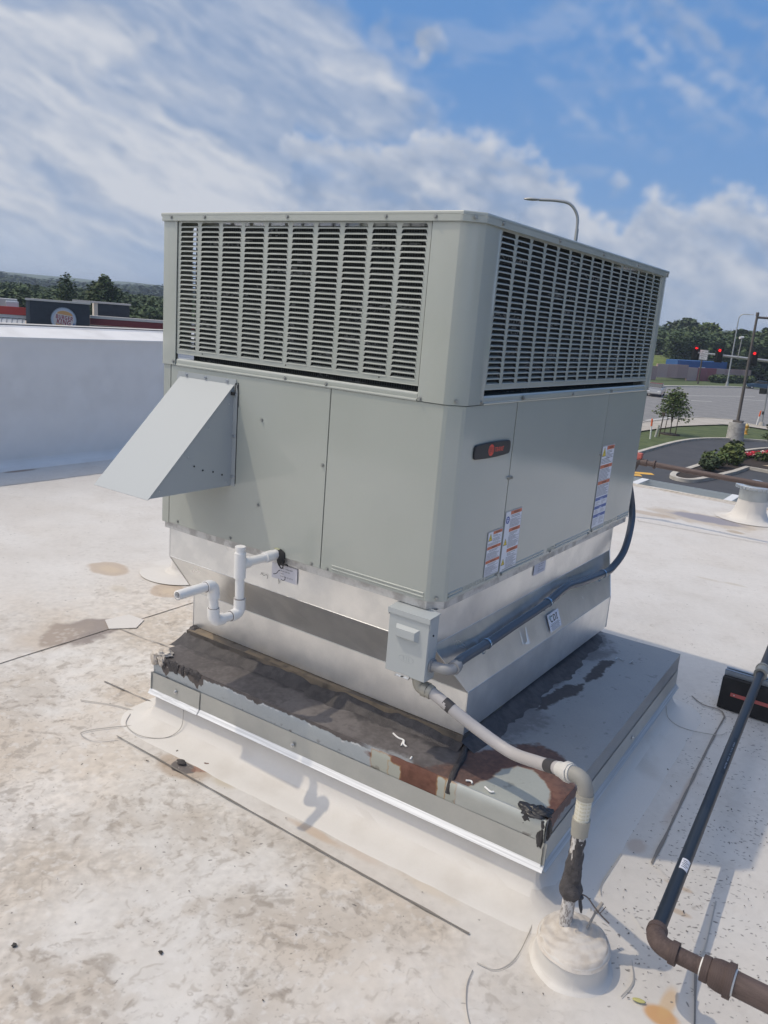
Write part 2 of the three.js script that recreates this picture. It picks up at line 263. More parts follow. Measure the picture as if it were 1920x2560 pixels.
  blot(0.19, -4.09, 0.12, 0.035, [0.44, 0.39, 0.30], 0.5, 0.7, 1); blot(0.0, -4.06, 0.14, 0.03, [0.46, 0.41, 0.33], 0.5, 0.7, 1);
  blot(-5.98, -2.15, 0.05, 0.22, [0.24, 0.17, 0.13], 0.8, 0.5, 0.5); blot(-0.6, -7.33, 2.2, 0.05, [0.40, 0.33, 0.25], 0.5, 0.6, 1.0);
  return c;
}
// pockmarks where blisters burst, and short leaf flecks on the shady side, stamped over the sheet colours
function stampMarks(buf, w, h, x0, x1, z0, z1) {
  const sx = w / (x1 - x0), sz = h / (z1 - z0);
  const stamp = (px, pz, an, l, t, col, k, ring) => {
    const r = Math.max(l, t) * 1.3, i0 = Math.max(0, Math.floor((px - r - x0) * sx)), i1 = Math.min(w - 1, Math.ceil((px + r - x0) * sx)), j0 = Math.max(0, Math.floor((z1 - pz - r) * sz)), j1 = Math.min(h - 1, Math.ceil((z1 - pz + r) * sz)), ca = Math.cos(an), sa = Math.sin(an);
    for (let j = j0; j <= j1; j++) for (let i = i0; i <= i1; i++) { const dx = x0 + (i + 0.5) / sx - px, dz = z1 - (j + 0.5) / sz - pz, u = (dx * ca + dz * sa) / l, v = (-dx * sa + dz * ca) / t, d = Math.hypot(u, v + (ring ? 0.35 * (1 - u * u) : 0)); const a = k * sst(1.1, 0.75, d) * (ring ? sst(0.1, 0.7, d + v * 0.4) : 1); if (a > 0) { const q = (j * w + i) * 3; for (let e = 0; e < 3; e++) buf[q + e] = mix(buf[q + e], col[e], a); } }
  };
  for (const sc of [15, 26, 44]) for (let ix = Math.floor(x0 * sc); ix <= x1 * sc; ix++) for (let iz = Math.floor(z0 * sc); iz <= z1 * sc; iz++) {
    const H = hash(ix, iz, sc); if (H > 0.45) continue; const x = (ix + hash(ix, iz, 5)) / sc, z = (iz + hash(ix, iz, 6)) / sc, an = 6.28 * hash(ix, iz, 9);
    const bay = sst(0.55, -0.35, x - z * 0.55) * sst(-3.4, -1.7, x), keep = sst(0.48, 0.66, fbm(x * 2.6 + 3, z * 2.6 + 8, 3)) * (0.12 + 0.88 * bay);
    if (H < keep * 0.45) { const l = (0.10 + 0.30 * hash(ix, iz, 7)) / sc; stamp(x, z, an, l, l * (0.35 + 0.4 * hash(ix, iz, 8)), hash(ix, iz, 2) < 0.2 ? [0.63, 0.61, 0.585] : [0.29, 0.25, 0.21], 0.22 + 0.28 * hash(ix, iz, 1), true); }
  }
  for (const sc of [30, 55]) for (let ix = Math.floor(x0 * sc); ix <= x1 * sc; ix++) for (let iz = Math.floor(z0 * sc); iz <= z1 * sc; iz++) {
    const H = hash(ix, iz, 77 + sc); if (H > 0.34) continue; const x = (ix + hash(ix, iz, 15)) / sc, z = (iz + hash(ix, iz, 16)) / sc, lit = sst(0.35, 0.6, x) * sst(0.35, -0.1, z) * sst(-3.4, -2.2, z) + 0.07, keep = sst(0.38, 0.66, fbm(x * 5 + 8, z * 5, 3)) * lit;
    if (H < keep * 0.34) stamp(x, z, -0.5 + 1.1 * (hash(ix, iz, 9) - 0.5) * (hash(ix, iz, 12) > 0.7 ? 3 : 1), 0.003 + 0.009 * hash(ix, iz, 3) * hash(ix, iz, 4), 0.0012 + 0.0022 * hash(ix, iz, 13), [0.11, 0.10, 0.095], 0.5 + 0.4 * hash(ix, iz, 1), false);
  }
}
const roof = new THREE.Group(); roof.name = 'flat_roof'; roof.userData.kind = 'structure'; scene.add(roof);
{
  const sheet = (x0, x1, z0, z1, w, h, fine, nx, nz, nm) => {
    const buf = new Float32Array(w * h * 3); for (let j = 0; j < h; j++) for (let i = 0; i < w; i++) { const c = roofCol(mix(x0, x1, (i + 0.5) / w), mix(z1, z0, (j + 0.5) / h), fine), k = (j * w + i) * 3; buf[k] = c[0]; buf[k + 1] = c[1]; buf[k + 2] = c[2]; }
    if (fine) stampMarks(buf, w, h, x0, x1, z0, z1);
    const t = tex(w, h, (u, v) => { const k = (Math.floor(v * h) * w + Math.floor(u * w)) * 3; return [buf[k], buf[k + 1], buf[k + 2]]; }, { repeat: false });
    const g = new THREE.PlaneGeometry(x1 - x0, z1 - z0, nx, nz).rotateX(-Math.PI / 2).translate((x0 + x1) / 2, RY, (z0 + z1) / 2), p = g.attributes.position;
    for (let i = 0; i < p.count; i++) { const x = p.getX(i), z = p.getZ(i), e = Math.min(1, 6 * Math.min(x - x0, x1 - x, z - z0, z1 - z)); p.setY(i, RY - 0.006 * e * (1 - fbm(x * 1.8, z * 1.8, 3)) - 0.0018 * e * fbm(x * 16, z * 16, 3)); }
    g.computeVertexNormals(); return part(nm, g, std({ map: t, roughness: 0.6 }), roof);
  };
  sheet(-2.185, 1.45, -2.7, 1.75, 1600, 2000, true, 260, 300, 'membrane_sheet');
  sheet(-6.1, -2.185, -7.42, 2.6, 800, 1800, true, 60, 150, 'membrane_sheet');
  sheet(-2.185, 1.45, -7.42, -2.7, 700, 900, true, 60, 80, 'membrane_sheet');
  sheet(-2.185, 1.45, 1.75, 6, 256, 256, false, 20, 20, 'membrane_sheet');
  sheet(1.45, 9, -7.42, 6, 400, 500, true, 60, 80, 'membrane_sheet');
  sheet(-6.1, -2.185, 2.6, 6, 128, 128, false, 10, 10, 'membrane_sheet');
  part('roof_deck', bounds(-6.1, 9, -1.2, RY - 0.03, -7.42, 6), std({ color: lin(0.4, 0.39, 0.37), roughness: 0.9 }), roof);
  const wallMat = std({ map: mottle([0.38, 0.31, 0.25], [0.46, 0.39, 0.32], 8), roughness: 0.9 });
  part('building_wall', uvm(bounds(-6.3, 8.8, -6.5, -1.2, -7.3, 5.8)), wallMat, roof);
  // lap seams: an edge of sheet with a line of dirt along it
  const seamLine = (pts0, w = 0.007) => { const P = [], pts = pts0.length > 2 ? new THREE.CatmullRomCurve3(pts0.map(([x, z]) => new THREE.Vector3(x, 0, z)), false, 'centripetal').getPoints(pts0.length * 8).map((p) => [p.x, p.z]) : pts0; for (let i = 0; i + 1 < pts.length; i++) { const [x0, z0] = pts[i], [x1, z1] = pts[i + 1], n = Math.max(1, Math.round(Math.hypot(x1 - x0, z1 - z0) / 0.05)), L = Math.hypot(x1 - x0, z1 - z0), nx = -(z1 - z0) / L, nz = (x1 - x0) / L;
      for (let k = 0; k < n; k++) { const q = (t, s) => { const x = mix(x0, x1, t), z = mix(z0, z1, t), wob = 0.004 * (fbm(x * 7 + 2, z * 7, 3) - 0.5), ww = w * (0.25 + 1.2 * fbm(x * 14, z * 14 + 6, 3)) * s; return [x + nx * (wob + ww / 2), RY + (s > 0 ? 0.0035 : 0.001), z + nz * (wob + ww / 2)]; }; const a = q(k / n, -1), b = q((k + 1) / n, -1), c = q((k + 1) / n, 1), d = q(k / n, 1); P.push(...a, ...b, ...c, ...a, ...c, ...d); } }
    const g = new THREE.BufferGeometry(); g.setAttribute('position', new THREE.Float32BufferAttribute(P, 3)); g.computeVertexNormals(); part('lap_seam', uvm(g), w < 0.0055 ? M.seamThin : M.seam, roof); };
  seamLine([[-1.263, 0.277], [0.37, 0.279]], 0.010); seamLine([[-2.185, 0.9], [-2.187, -0.37]], 0.009); seamLine([[-2.187, -0.54], [-2.186, -2.6]], 0.009); seamLine([[-2.19, -0.40], [-1.5, -0.46]], 0.007); seamLine([[-1.7, 0.02], [-1.4, 0.0], [-1.26, -0.02]], 0.008);
  seamLine([[-1.30, 0.09], [-1.45, 0.12], [-1.62, 0.2]], 0.005); seamLine([[-5.5, 1], [-5.47, -7.3]], 0.012); seamLine([[0.634, -1.746], [0.644, -1.417], [0.694, -0.409]], 0.010); seamLine([[0.634, -1.746], [0.60, -1.80], [0.52, -1.80], [0.45, -1.86]], 0.006); seamLine([[0.595, -0.39], [0.60, -0.178], [0.615, -0.14]], 0.004);
  seamLine([[0.913, -0.363], [0.936, -0.10], [0.928, -0.06], [0.90, -0.045], [0.86, -0.05]], 0.005); seamLine([[0.93, -0.05], [1.0, 0.25]], 0.007); seamLine([[0.43, -0.01], [0.466, 0.012], [0.512, 0.21], [0.515, 0.30], [0.49, 0.35], [0.44, 0.36]], 0.003); seamLine([[0.445, 0.39], [0.46, 0.45], [0.50, 0.52], [0.6, 0.62]], 0.0045);
  seamLine([[0.78, 0.06], [0.81, 0.14], [0.80, 0.21]], 0.004); seamLine([[-1.0, -5.5], [0.8, -5.75]], 0.01); seamLine([[0.72, -0.13], [0.84, -0.02]], 0.003); seamLine([[-0.3, -6.75], [-0.42, -6.55]], 0.012); seamLine([[-0.02, -6.6], [-0.14, -6.4]], 0.012);
  seamLine([[-1.202, 0.12], [-1.30, 0.21], [-1.38, 0.36], [-1.30, 0.36], [-1.24, 0.29]], 0.004);
  seamLine([[0.70, -0.42], [0.78, -0.36]], 0.003);
  // patches
  const patchGeo = (pts, y = RY + 0.0045) => { const s = new THREE.Shape(); pts.forEach(([x, z], i) => (i ? s.lineTo(x, -z) : s.moveTo(x, -z))); return uvm(new THREE.ExtrudeGeometry(s, { depth: 0.003, bevelEnabled: false }).rotateX(-Math.PI / 2).translate(0, y - 0.003, 0)); };
  part('patch', patchGeo([[-2.185, -0.36], [-2.30, -0.42], [-2.28, -0.56], [-2.16, -0.57], [-2.10, -0.47]]), M.patch, roof);
  part('patch', patchGeo([[-0.42, -6.9], [0.0, -6.9], [-0.12, -6.42], [-0.5, -6.46]], RY + 0.004), M.membrane, roof);
  // gutter beyond the roof edge with its straps
  const gm = std({ color: lin(0.68, 0.69, 0.70), roughness: 0.5 }), lipm = std({ color: lin(0.34, 0.38, 0.40), roughness: 0.45, metalness: 0.3 });
  part('gutter', [bounds(-6.1, 9, -1.06, -1.05, -7.88, -7.43), bounds(-6.1, 9, -1.06, RY - 0.002, -7.44, -7.425), ], gm, roof); part('gutter', bounds(-6.1, 9, -1.06, RY - 0.004, -7.895, -7.88), lipm, roof);
  part('gutter_lip', bounds(-6.1, 9, RY - 0.06, RY + 0.006, -7.91, -7.896), lipm, roof);
  part('edge_strip', uvm(bounds(-6.1, 9, RY - 0.02, RY + 0.012, -7.425, -7.375, 0.005)), std({ map: mottle([0.40, 0.35, 0.28], [0.62, 0.60, 0.56], 7), roughness: 0.7 }), roof);
  for (let k = -3; k < 8; k++) part('gutter_strap', bounds(-1.72 + k * 1.08, -1.63 + k * 1.08, RY + 0.004, RY + 0.010, -7.9, -7.4), gm, roof);
}
// leaf crumbs and grit lying about
{
  const list = []; for (let i = 0; i < 900; i++) {
    let x, z; const m = rnd(); if (m < 0.62) { x = rr(0.5, 1.3); z = rr(-2.2, 0.2); } else { x = rr(-1.9, 1.1); z = rr(-0.2, 1.5); if (rnd() < 0.6) continue; }
    if (x < 0.52 && x > -1.4 && z < 0.12) continue;
    const l = rr(0.002, 0.006) * (rnd() < 0.05 ? 1.6 : 1), g = new THREE.TetrahedronGeometry(l).scale(1, 0.22, rr(0.25, 0.7)).rotateY(rr(0, 6.3)); g.translate(x, RY + 0.001, z); list.push(g);
  }
  const m = part('leaf_litter', list, std({ color: lin(0.09, 0.078, 0.068), roughness: 0.9 }), scene); m.userData.kind = 'stuff'; tag(m, 'dark crumbs of dry leaf scattered over the white roof membrane', 'litter');
  const chunk = (x, z, s, k, col, label) => solo('debris_chunk', lump(s * 0.6, s * 0.2, s * 0.42, k, 0.8, 16).translate(x, RY + s * 0.1, z), std({ color: col, roughness: 0.9 }), label, 'debris');
  chunk(-0.566, 1.125, 0.014, 1, lin(0.05, 0.047, 0.045), 'dark crumb alone on the muddiest stretch of roof'); chunk(-0.25, 0.89, 0.012, 2, lin(0.05, 0.045, 0.04), 'dark crumb beside the scuffed pockmarks of the roof');
  chunk(-0.925, 0.235, 0.032, 5, lin(0.06, 0.055, 0.055), 'black flake of roofing tar on the stained spot by the seam'); chunk(-1.0, 0.19, 0.012, 6, lin(0.09, 0.075, 0.06), 'small brown crumb beside the black tar flake'); chunk(-0.85, 0.175, 0.016, 7, lin(0.14, 0.075, 0.055), 'rusty brown flake beside the black tar flake');
  const leaf = solo('fallen_leaf', new THREE.SphereGeometry(0.018, 12, 6).scale(1, 0.14, 0.42).rotateY(0.3).translate(0.842, RY + 0.003, 0.19), std({ color: lin(0.42, 0.40, 0.16), roughness: 0.8 }), 'small yellow leaf lying near the orange rust stain', 'leaf');
}
// ---------------------------------------------------------------- the rooftop unit
const LA = 1.336, LB = 1.845, HS = 0.64, HT = 1.2, C1 = 0.046, C2 = 0.046;
const font = await new FontLoader().loadAsync('fonts/droid/droid_sans_bold.typeface.json');
const unit = thing('rooftop_air_conditioner', 'large grey packaged air conditioner with louvred upper sides on a metal curb', 'air conditioner');
const screwGeo = merge([new THREE.CylinderGeometry(0.0068, 0.0068, 0.0015, 14).rotateX(Math.PI / 2).translate(0, 0, 0.0008), new THREE.CylinderGeometry(0.0046, 0.0048, 0.0045, 6).rotateX(Math.PI / 2).translate(0, 0, 0.0036)]);
function screw(parent, side, u, y, off = 0, mat = M.screw) {
  const m = part('screw', screwGeo, mat, parent);
  if (side === 'A') m.position.set(u, y, off); else if (side === 'B') { m.position.set(off, y, u); m.rotation.y = Math.PI / 2; } else { m.position.set(...u); m.rotation.y = Math.PI / 4; }
  m.rotation.z = rr(0, 1); return m;
}
// core of the lower half and the dark bay of the upper half
{
  const foot = (o) => { const s = new THREE.Shape(); [[-LA + o, -o], [-C1 - o * 0.4, -o], [-o, -C2 - o * 0.4], [-o, -LB + o], [-LA + o, -LB + o]].forEach(([x, z], i) => (i ? s.lineTo(x, -z) : s.moveTo(x, -z))); return s; };
  const ex = (s, y0, y1) => new THREE.ExtrudeGeometry(s, { depth: y1 - y0, bevelEnabled: false }).rotateX(-Math.PI / 2).translate(0, y0, 0);
  part('cabinet_core', uvm(ex(foot(0.006), 0.002, HS)), M.paint, unit);
  part('base_rail', uvm(ex(foot(0.008), -0.026, 0.001)), std({ map: mottle([0.40, 0.39, 0.38], [0.66, 0.66, 0.65], 26, 0.35, 0.6, 0.3), metalness: 0.6, roughness: 0.55 }), unit);
  // wraparound coil, dark finned
  const coilTex = tex(512, 512, (u, v) => { const fin = 0.6 + 0.4 * Math.sin(u * 512 * 0.9); const sc = sst(0.60, 0.68, fbm(u * 5 + 3, v * 24, 3)) * sst(0.46, 0.60, fbm(u * 70, v * 90, 3)); return mix3([0.07 * fin, 0.078 * fin, 0.088 * fin], [0.34, 0.35, 0.37], sc * 0.75); });
  const coil = std({ map: coilTex, roughness: 0.6, metalness: 0.3 });
  part('condenser_coil', [uvm(bounds(-1.222, -0.1, HS, 1.16, -0.085, -0.05), 1.4), uvm(bounds(-0.085, -0.05, HS, 1.16, -LB + 0.09, -0.12), 1.4), uvm(bounds(-1.2, -0.06, HS, 1.16, -LB + 0.05, -LB + 0.085), 1.4)], coil, unit);
  part('bay_floor', bounds(-LA + 0.01, -0.01, HS, HS + 0.006, -LB + 0.01, -0.052), M.zinc, unit);
}
// lower panels
const ow = 0;
{
  const P = (path, y0, y1, off = 0) => ribbon(path.map(([x, z]) => [x, z]), y0, y1, 0.004);
  part('corner_strip', P([[-LA, -0.05], [-LA, 0], [-1.297, 0]].reduce((a, p) => (a.push(p), a), []), 0.0, HS), M.paint, unit);
  // pressed panels, a little oil-canned as thin sheet is
  const sheetPanel = (side, a, b, off) => { const n = 48, m = 30, Q = [], y0 = 0.004, y1 = HS - 0.003; const pt = (i, j) => { const u = mix(a, b, i / n), y = mix(y0, y1, j / m), e = Math.min(1, 14 * Math.min(i / n, 1 - i / n, j / m, 1 - j / m)), w = e * (0.0030 * (fbm(u * 2.6 + 9, y * 2.2 + (side === 'A' ? 4 : 17), 2) - 0.5) + 0.0006 * (fbm(u * 9, y * 9 + 3, 2) - 0.5)); return side === 'A' ? [u, y, off + w] : [off + w, y, u]; };
    for (let i = 0; i < n; i++) for (let j = 0; j < m; j++) { const p = pt(i, j), q = pt(i + 1, j), r = pt(i + 1, j + 1), t = pt(i, j + 1); Q.push(...p, ...q, ...r, ...p, ...r, ...t); }
    let g = new THREE.BufferGeometry(); g.setAttribute('position', new THREE.Float32BufferAttribute(Q, 3)); g.computeVertexNormals(); g = uvm(toCreasedNormals(g, 1)); const back = side === 'A' ? ribbon([[a, off - 0.002], [b, off - 0.002]], y0, y1, 0.004) : ribbon([[off - 0.002, a], [off - 0.002, b]], y0, y1, 0.004);
    const rim = side === 'A' ? [rod([a, y0, off - 0.001], [a, y1, off - 0.001], 0.0012, 0.0012, 6), rod([b, y0, off - 0.001], [b, y1, off - 0.001], 0.0012, 0.0012, 6)] : [rod([off - 0.001, y0, a], [off - 0.001, y1, a], 0.0012, 0.0012, 6), rod([off - 0.001, y0, b], [off - 0.001, y1, b], 0.0012, 0.0012, 6)]; return merge([g, back, ...rim]); };
  part('access_panel', sheetPanel('A', -1.291, -0.494, 0.001), M.paint, unit);
  part('corner_panel', ribbon(roundPath([[-0.4885, 0.001], [-C1, 0.001], [0.001, -C2], [0.001, -0.4025]], 0.012), 0.004, HS - 0.003, 0.006), M.paint, unit);
  part('blower_panel', sheetPanel('B', -0.4085, -1.305, 0.0012), M.paint, unit);
  part('control_panel', sheetPanel('B', -1.311, -LB + 0.012, 0.001), M.paint, unit); part('rear_corner_strip', ribbon(roundPath([[0.0005, -LB + 0.013], [0.0005, -LB], [-0.2, -LB - 0.001]], 0.008), 0.004, HS - 0.003, 0.004), M.paint, unit);
  part('side_panel', ribbon([[-LA - 0.001, -LB + 0.01], [-LA - 0.001, -0.055]], 0.004, HS - 0.003, 0.006), M.paint, unit);
  // pressed beads and lettering along the panel feet
  const bead = (a, b, y) => { const [p, q] = [a, b]; return tube([p, q].map((z) => [0.0008, y, z]), 0.0035, 1, 8); };
  const beadA = (a, b, y) => tube([a, b].map((x) => [x, y, 0.0008]), 0.0035, 1, 8);
  for (const [a, b] of [[-0.055, -0.143], [-0.315, -0.385], [-0.43, -0.80], [-0.918, -1.29], [-1.325, -1.475], [-1.67, -1.83]]) part('pressed_bead', [bead(a, b, 0.028), bead(a, b, 0.016)], M.paint, unit);
  part('pressed_bead', [beadA(-0.438, -0.058, 0.028), beadA(-0.438, -0.058, 0.016)], M.paint, unit);
  const word = (t, z0, z1) => { const g = new TextGeometry(t, { font, size: 0.016, depth: 0.0016, curveSegments: 3 }); g.computeBoundingBox(); const w = g.boundingBox.max.x; g.scale((z0 - z1) / w, 1, 1); g.rotateY(Math.PI / 2).translate(0.001, 0.014, z0); part('pressed_lettering', g, M.paint, unit); };
  word('COMPRESSOR', -0.15, -0.308); word('BLOWER', -0.835, -0.908); word('CONTROL', -1.49, -1.655);
  for (const [x, y] of [[-0.8, 0.49], [-0.802, 0.173], [-0.508, 0.374], [-1.24, 0.017], [-0.94, 0.015], [-0.531, 0.012], [-0.458, 0.011]]) screw(unit, 'A', x, y, 0.001);
  for (const [z, y] of [[-0.39, 0.02], [-0.432, 0.012], [-0.868, 0.013], [-1.285, 0.014], [-1.327, 0.018]]) screw(unit, 'B', z, y, 0.0015);
  screw(unit, 'C', [-0.021, 0.016, -0.02]);
  // quarter-turn latches
  for (const z of [-0.396, -0.416, -1.292]) part('latch', [rod([0.001, 0.374, z], [0.009, 0.374, z], 0.0062, 0.005, 14), box(0.003, 0.009, 0.0024, 0.0095, 0.374, z)], M.screw, unit);
}
// upper half: posts, rails, cap
const UP = 0.005;
{
  part('corner_post', ribbon(roundPath([[-LA - UP, -0.07], [-LA - UP, UP], [-1.266, UP]], 0.004), HS, 1.1735, 0.003), M.paint, unit);
  part('corner_post', ribbon(roundPath([[-0.148, -0.02], [-0.148, UP], [-C1 + 0.001, UP], [UP, -C2 + 0.001], [UP, -0.15], [-0.02, -0.15]], 0.007), HS, 1.1735, 0.003), M.paint, unit);
  part('corner_post', ribbon(roundPath([[-0.02, -1.788], [UP, -1.788], [UP, -LB - UP], [-0.1, -LB - UP]], 0.006), HS, 1.1735, 0.003), M.paint, unit);
  part('corner_post', ribbon(roundPath([[-1.25, -LB - UP], [-LA - UP, -LB - UP], [-LA - UP, -LB + 0.06]], 0.006), HS, 1.1735, 0.003), M.paint, unit);
  // mid rails: rolled edge at top, drip lip at the foot
  const railA = [[-1.262, 0.003], [-0.148, 0.003]], railB = [[0.003, -0.15], [0.003, -1.788]];
  for (const r of [railA, railB]) {
    const sideA = r === railA;
    const prof = [[0.0, HS + 0.002], [0.004, HS - 0.002], [0.006, HS + 0.001], [0.0055, HS + 0.004], [0.002, HS + 0.006], [0.002, 0.658], [0.0015, 0.662], [-0.002, 0.6655], [-0.05, 0.6665], [-0.05, 0.66]];
    const P = []; const L = sideA ? [-1.262, -0.148] : [-0.15, -1.788];
    const pt = (k, l) => sideA ? [l, prof[k][1], prof[k][0]] : [prof[k][0], prof[k][1], l];
    for (let k = 0; k + 1 < prof.length; k++) { const a = pt(k, L[0]), b = pt(k, L[1]), c = pt(k + 1, L[1]), d = pt(k + 1, L[0]); P.push(...a, ...b, ...c, ...a, ...c, ...d); }
    let g = new THREE.BufferGeometry(); g.setAttribute('position', new THREE.Float32BufferAttribute(P, 3)); g.computeVertexNormals(); g = toCreasedNormals(g, 0.7); uvm(g);
    part('mid_rail', g, M.paint, unit);
  }
  part('mid_rail', bounds(0.0056, 0.0075, 0.644, 0.66, -1.26, -0.43), M.paint, unit);
  for (const x of [-0.698, -0.513]) screw(unit, 'A', x, 0.65, 0.002);
  screw(unit, 'A', -0.135, 0.647, UP); screw(unit, 'A', -1.275, 0.653, UP); screw(unit, 'C', [-0.019, 0.652, -0.018]);
  screw(unit, 'B', -0.132, 0.647, UP);
  for (const z of [-0.431, -0.868, -1.306]) screw(unit, 'B', z, 0.65, 0.0078);
  screw(unit, 'B', -1.81, 0.65, UP);
  // cap
  const o = 0.012, s = new THREE.Shape(); [[-LA - o, o], [-C1 + 0.006, o], [o, -C2 + 0.006], [o, -LB - o], [-LA - o, -LB - o]].forEach(([x, z], i) => (i ? s.lineTo(x, -z) : s.moveTo(x, -z)));
  let capTop = new THREE.ExtrudeGeometry(s, { depth: 0.006, bevelEnabled: true, bevelThickness: 0.005, bevelSize: 0.005, bevelOffset: -0.005, bevelSegments: 4 }).rotateX(-Math.PI / 2).translate(0, 1.187, 0);
  part('top_cover', uvm(capTop), M.paint, unit);
  const loop = roundPath([[-LA - o, -0.4], [-LA - o, o], [-C1 + 0.006, o], [o, -C2 + 0.006], [o, -LB - o], [-0.4, -LB - o]], 0.01), back = roundPath([[-0.4, -LB - o], [-LA - o, -LB - o], [-LA - o, -0.4]], 0.01);
  part('top_skirt', [ribbon(loop, 1.1685, 1.188, 0.002), ribbon(back, 1.1685, 1.188, 0.002)], M.paint, unit);
  for (const x of [-1.29, -1.111, -0.713, -0.311, -0.132]) screw(unit, 'A', x, 1.181, o);
  for (const z of [-0.137, -0.562, -0.982, -1.4, -1.825]) screw(unit, 'B', z, 1.18, o);
  screw(unit, 'C', [-0.011, 1.181, -0.010]);
  // fan guard on the cover
  const fg = []; for (let k = 0; k < 9; k++) { const r = 0.12 + k * 0.055; fg.push(new THREE.TorusGeometry(r, 0.0022, 6, 60).rotateX(Math.PI / 2).translate(-0.67, 1.222 - Math.max(0, (k - 6) * 0.004), -0.92)); }
  for (let k = 0; k < 8; k++) { const a = k * Math.PI / 4 + 0.2; fg.push(rod([-0.67 + Math.cos(a) * 0.1, 1.224, -0.92 + Math.sin(a) * 0.1], [-0.67 + Math.cos(a) * 0.58, 1.216, -0.92 + Math.sin(a) * 0.58], 0.003, 0.003, 6), rod([-0.67 + Math.cos(a) * 0.58, 1.216, -0.92 + Math.sin(a) * 0.58], [-0.67 + Math.cos(a) * 0.6, 1.196, -0.92 + Math.sin(a) * 0.6], 0.003, 0.003, 6)); }
  part('fan_guard', fg, M.zinc, unit);
}
// louvre panels: a pressed sheet with slots, and a fin turned inward behind each slot
const finProfile = [[0.0004, -0.0036], [0.0012, -0.0022], [0.0012, -0.0006], [0.0004, 0.0004], [-0.0012, 0.0010], [-0.005, 0.0020], [-0.0125, 0.0048]];
function finGeo(w) {
  const P = [], n = finProfile.length, xs = [-w / 2, -w / 2 + 0.003, 0, w / 2 - 0.003, w / 2];
  for (let k = 0; k + 1 < n; k++) for (let i = 0; i + 1 < xs.length; i++) {
    const bow = (x) => 0.0012 * (1 - Math.pow(Math.abs(x) / (w / 2), 4)), pt = (kk, x) => { const e = kk > 3 ? 1 - 0.045 * (kk - 3) * (Math.abs(x) > w / 2 - 0.002 ? 1 : 0) : 1; return [x * e, finProfile[kk][1], finProfile[kk][0] + (kk < 4 ? bow(x) : 0)]; };
    const a = pt(k, xs[i]), b = pt(k, xs[i + 1]), c = pt(k + 1, xs[i + 1]), d = pt(k + 1, xs[i]); P.push(...a, ...b, ...c, ...a, ...c, ...d);
  }
  let g = new THREE.BufferGeometry(); g.setAttribute('position', new THREE.Float32BufferAttribute(P, 3)); g.computeVertexNormals(); g = toCreasedNormals(g, 1.2); return uvm(g);
}
const ROWS = 27, Y0 = 0.703, PIT = (1.1665 - Y0) / ROWS;
function louverSheet(x0, x1, first, pitch, w, cols) {
  const s = new THREE.Shape(); s.moveTo(x0, 0.686); s.lineTo(x1, 0.686); s.lineTo(x1, 1.172); s.lineTo(x0, 1.172);
  for (let c = 0; c < cols; c++) for (let r = 0; r < ROWS; r++) {
    const cx = first + c * pitch, y = Y0 + r * PIT, h = PIT * 0.79, a = w / 2, t = a - 0.0045, p = new THREE.Path();
    p.moveTo(cx - a, y); p.lineTo(cx - t - 0.001, y + h - 0.004); p.quadraticCurveTo(cx - t, y + h, cx - t + 0.005, y + h); p.lineTo(cx + t - 0.005, y + h); p.quadraticCurveTo(cx + t, y + h, cx + t + 0.001, y + h - 0.004); p.lineTo(cx + a, y); p.closePath(); s.holes.push(p);
  }
  const g = new THREE.ExtrudeGeometry(s, { depth: 0.0012, bevelEnabled: false, curveSegments: 2 }); g.translate(0, 0, -0.0012);
  const lip = tube([[x0, 0.6855, -0.001], [x1, 0.6855, -0.001]], 0.0018, 1, 8);
  return uvm(merge([g, lip]));
}
{
  const W = 0.0955, fin = finGeo(W);
  const pa = sub('louver_panel', unit), pb = sub('louver_panel', unit);
  part('sheet', louverSheet(-1.264, -0.15, -1.204, 0.1104, W, 10), M.paint, pa);
  for (let c = 0; c < 10; c++) for (let r = 0; r < ROWS; r++) part('louver', fin, M.paint, pa, [-1.204 + c * 0.1104, Y0 + r * PIT + rr(-0.0002, 0.0002), 0]).rotation.x = rr(-0.07, 0.07);
  for (const [x, y] of [[-1.12, 0.6915], [-0.7, 0.6915], [-0.3, 0.6925]]) part('rivet_hole', new THREE.CylinderGeometry(0.0026, 0.0026, 0.001, 12).rotateX(Math.PI / 2).translate(x, y + 0.003, 0.0003), M.black, pa);
  const W2 = 0.0935, fin2 = finGeo(W2), rest = [], turn = (g) => g.rotateY(Math.PI / 2);
  part('sheet', turn(louverSheet(0.152, 1.79, 0.2075, 0.1086, W2, 15)), M.paint, pb);
  for (let c = 0; c < 15; c++) for (let r = 0; r < ROWS; r++) {
    if (c === 0) { const m = part('louver', fin2, M.paint, pb, [0, Y0 + r * PIT, -0.2075]); m.rotation.y = Math.PI / 2; }
    else rest.push(turn(fin2.clone().translate(0.2075 + c * 0.1086, 0, 0)).translate(0, Y0 + r * PIT, 0));
  }
  part('louvers', rest, M.paint, pb).userData.kind = 'stuff';
  const pc = sub('louver_panel', unit);   // far end, seen only through the slots of the first column
  part('sheet', louverSheet(0.07, 1.79, 0.13, 0.1086, W2, 15).translate(-LA / 1, 0, 0).translate(LA, 0, 0).rotateY(-Math.PI / 2).translate(-LA, 0, -LB + 0.015), M.paint, pc);
}
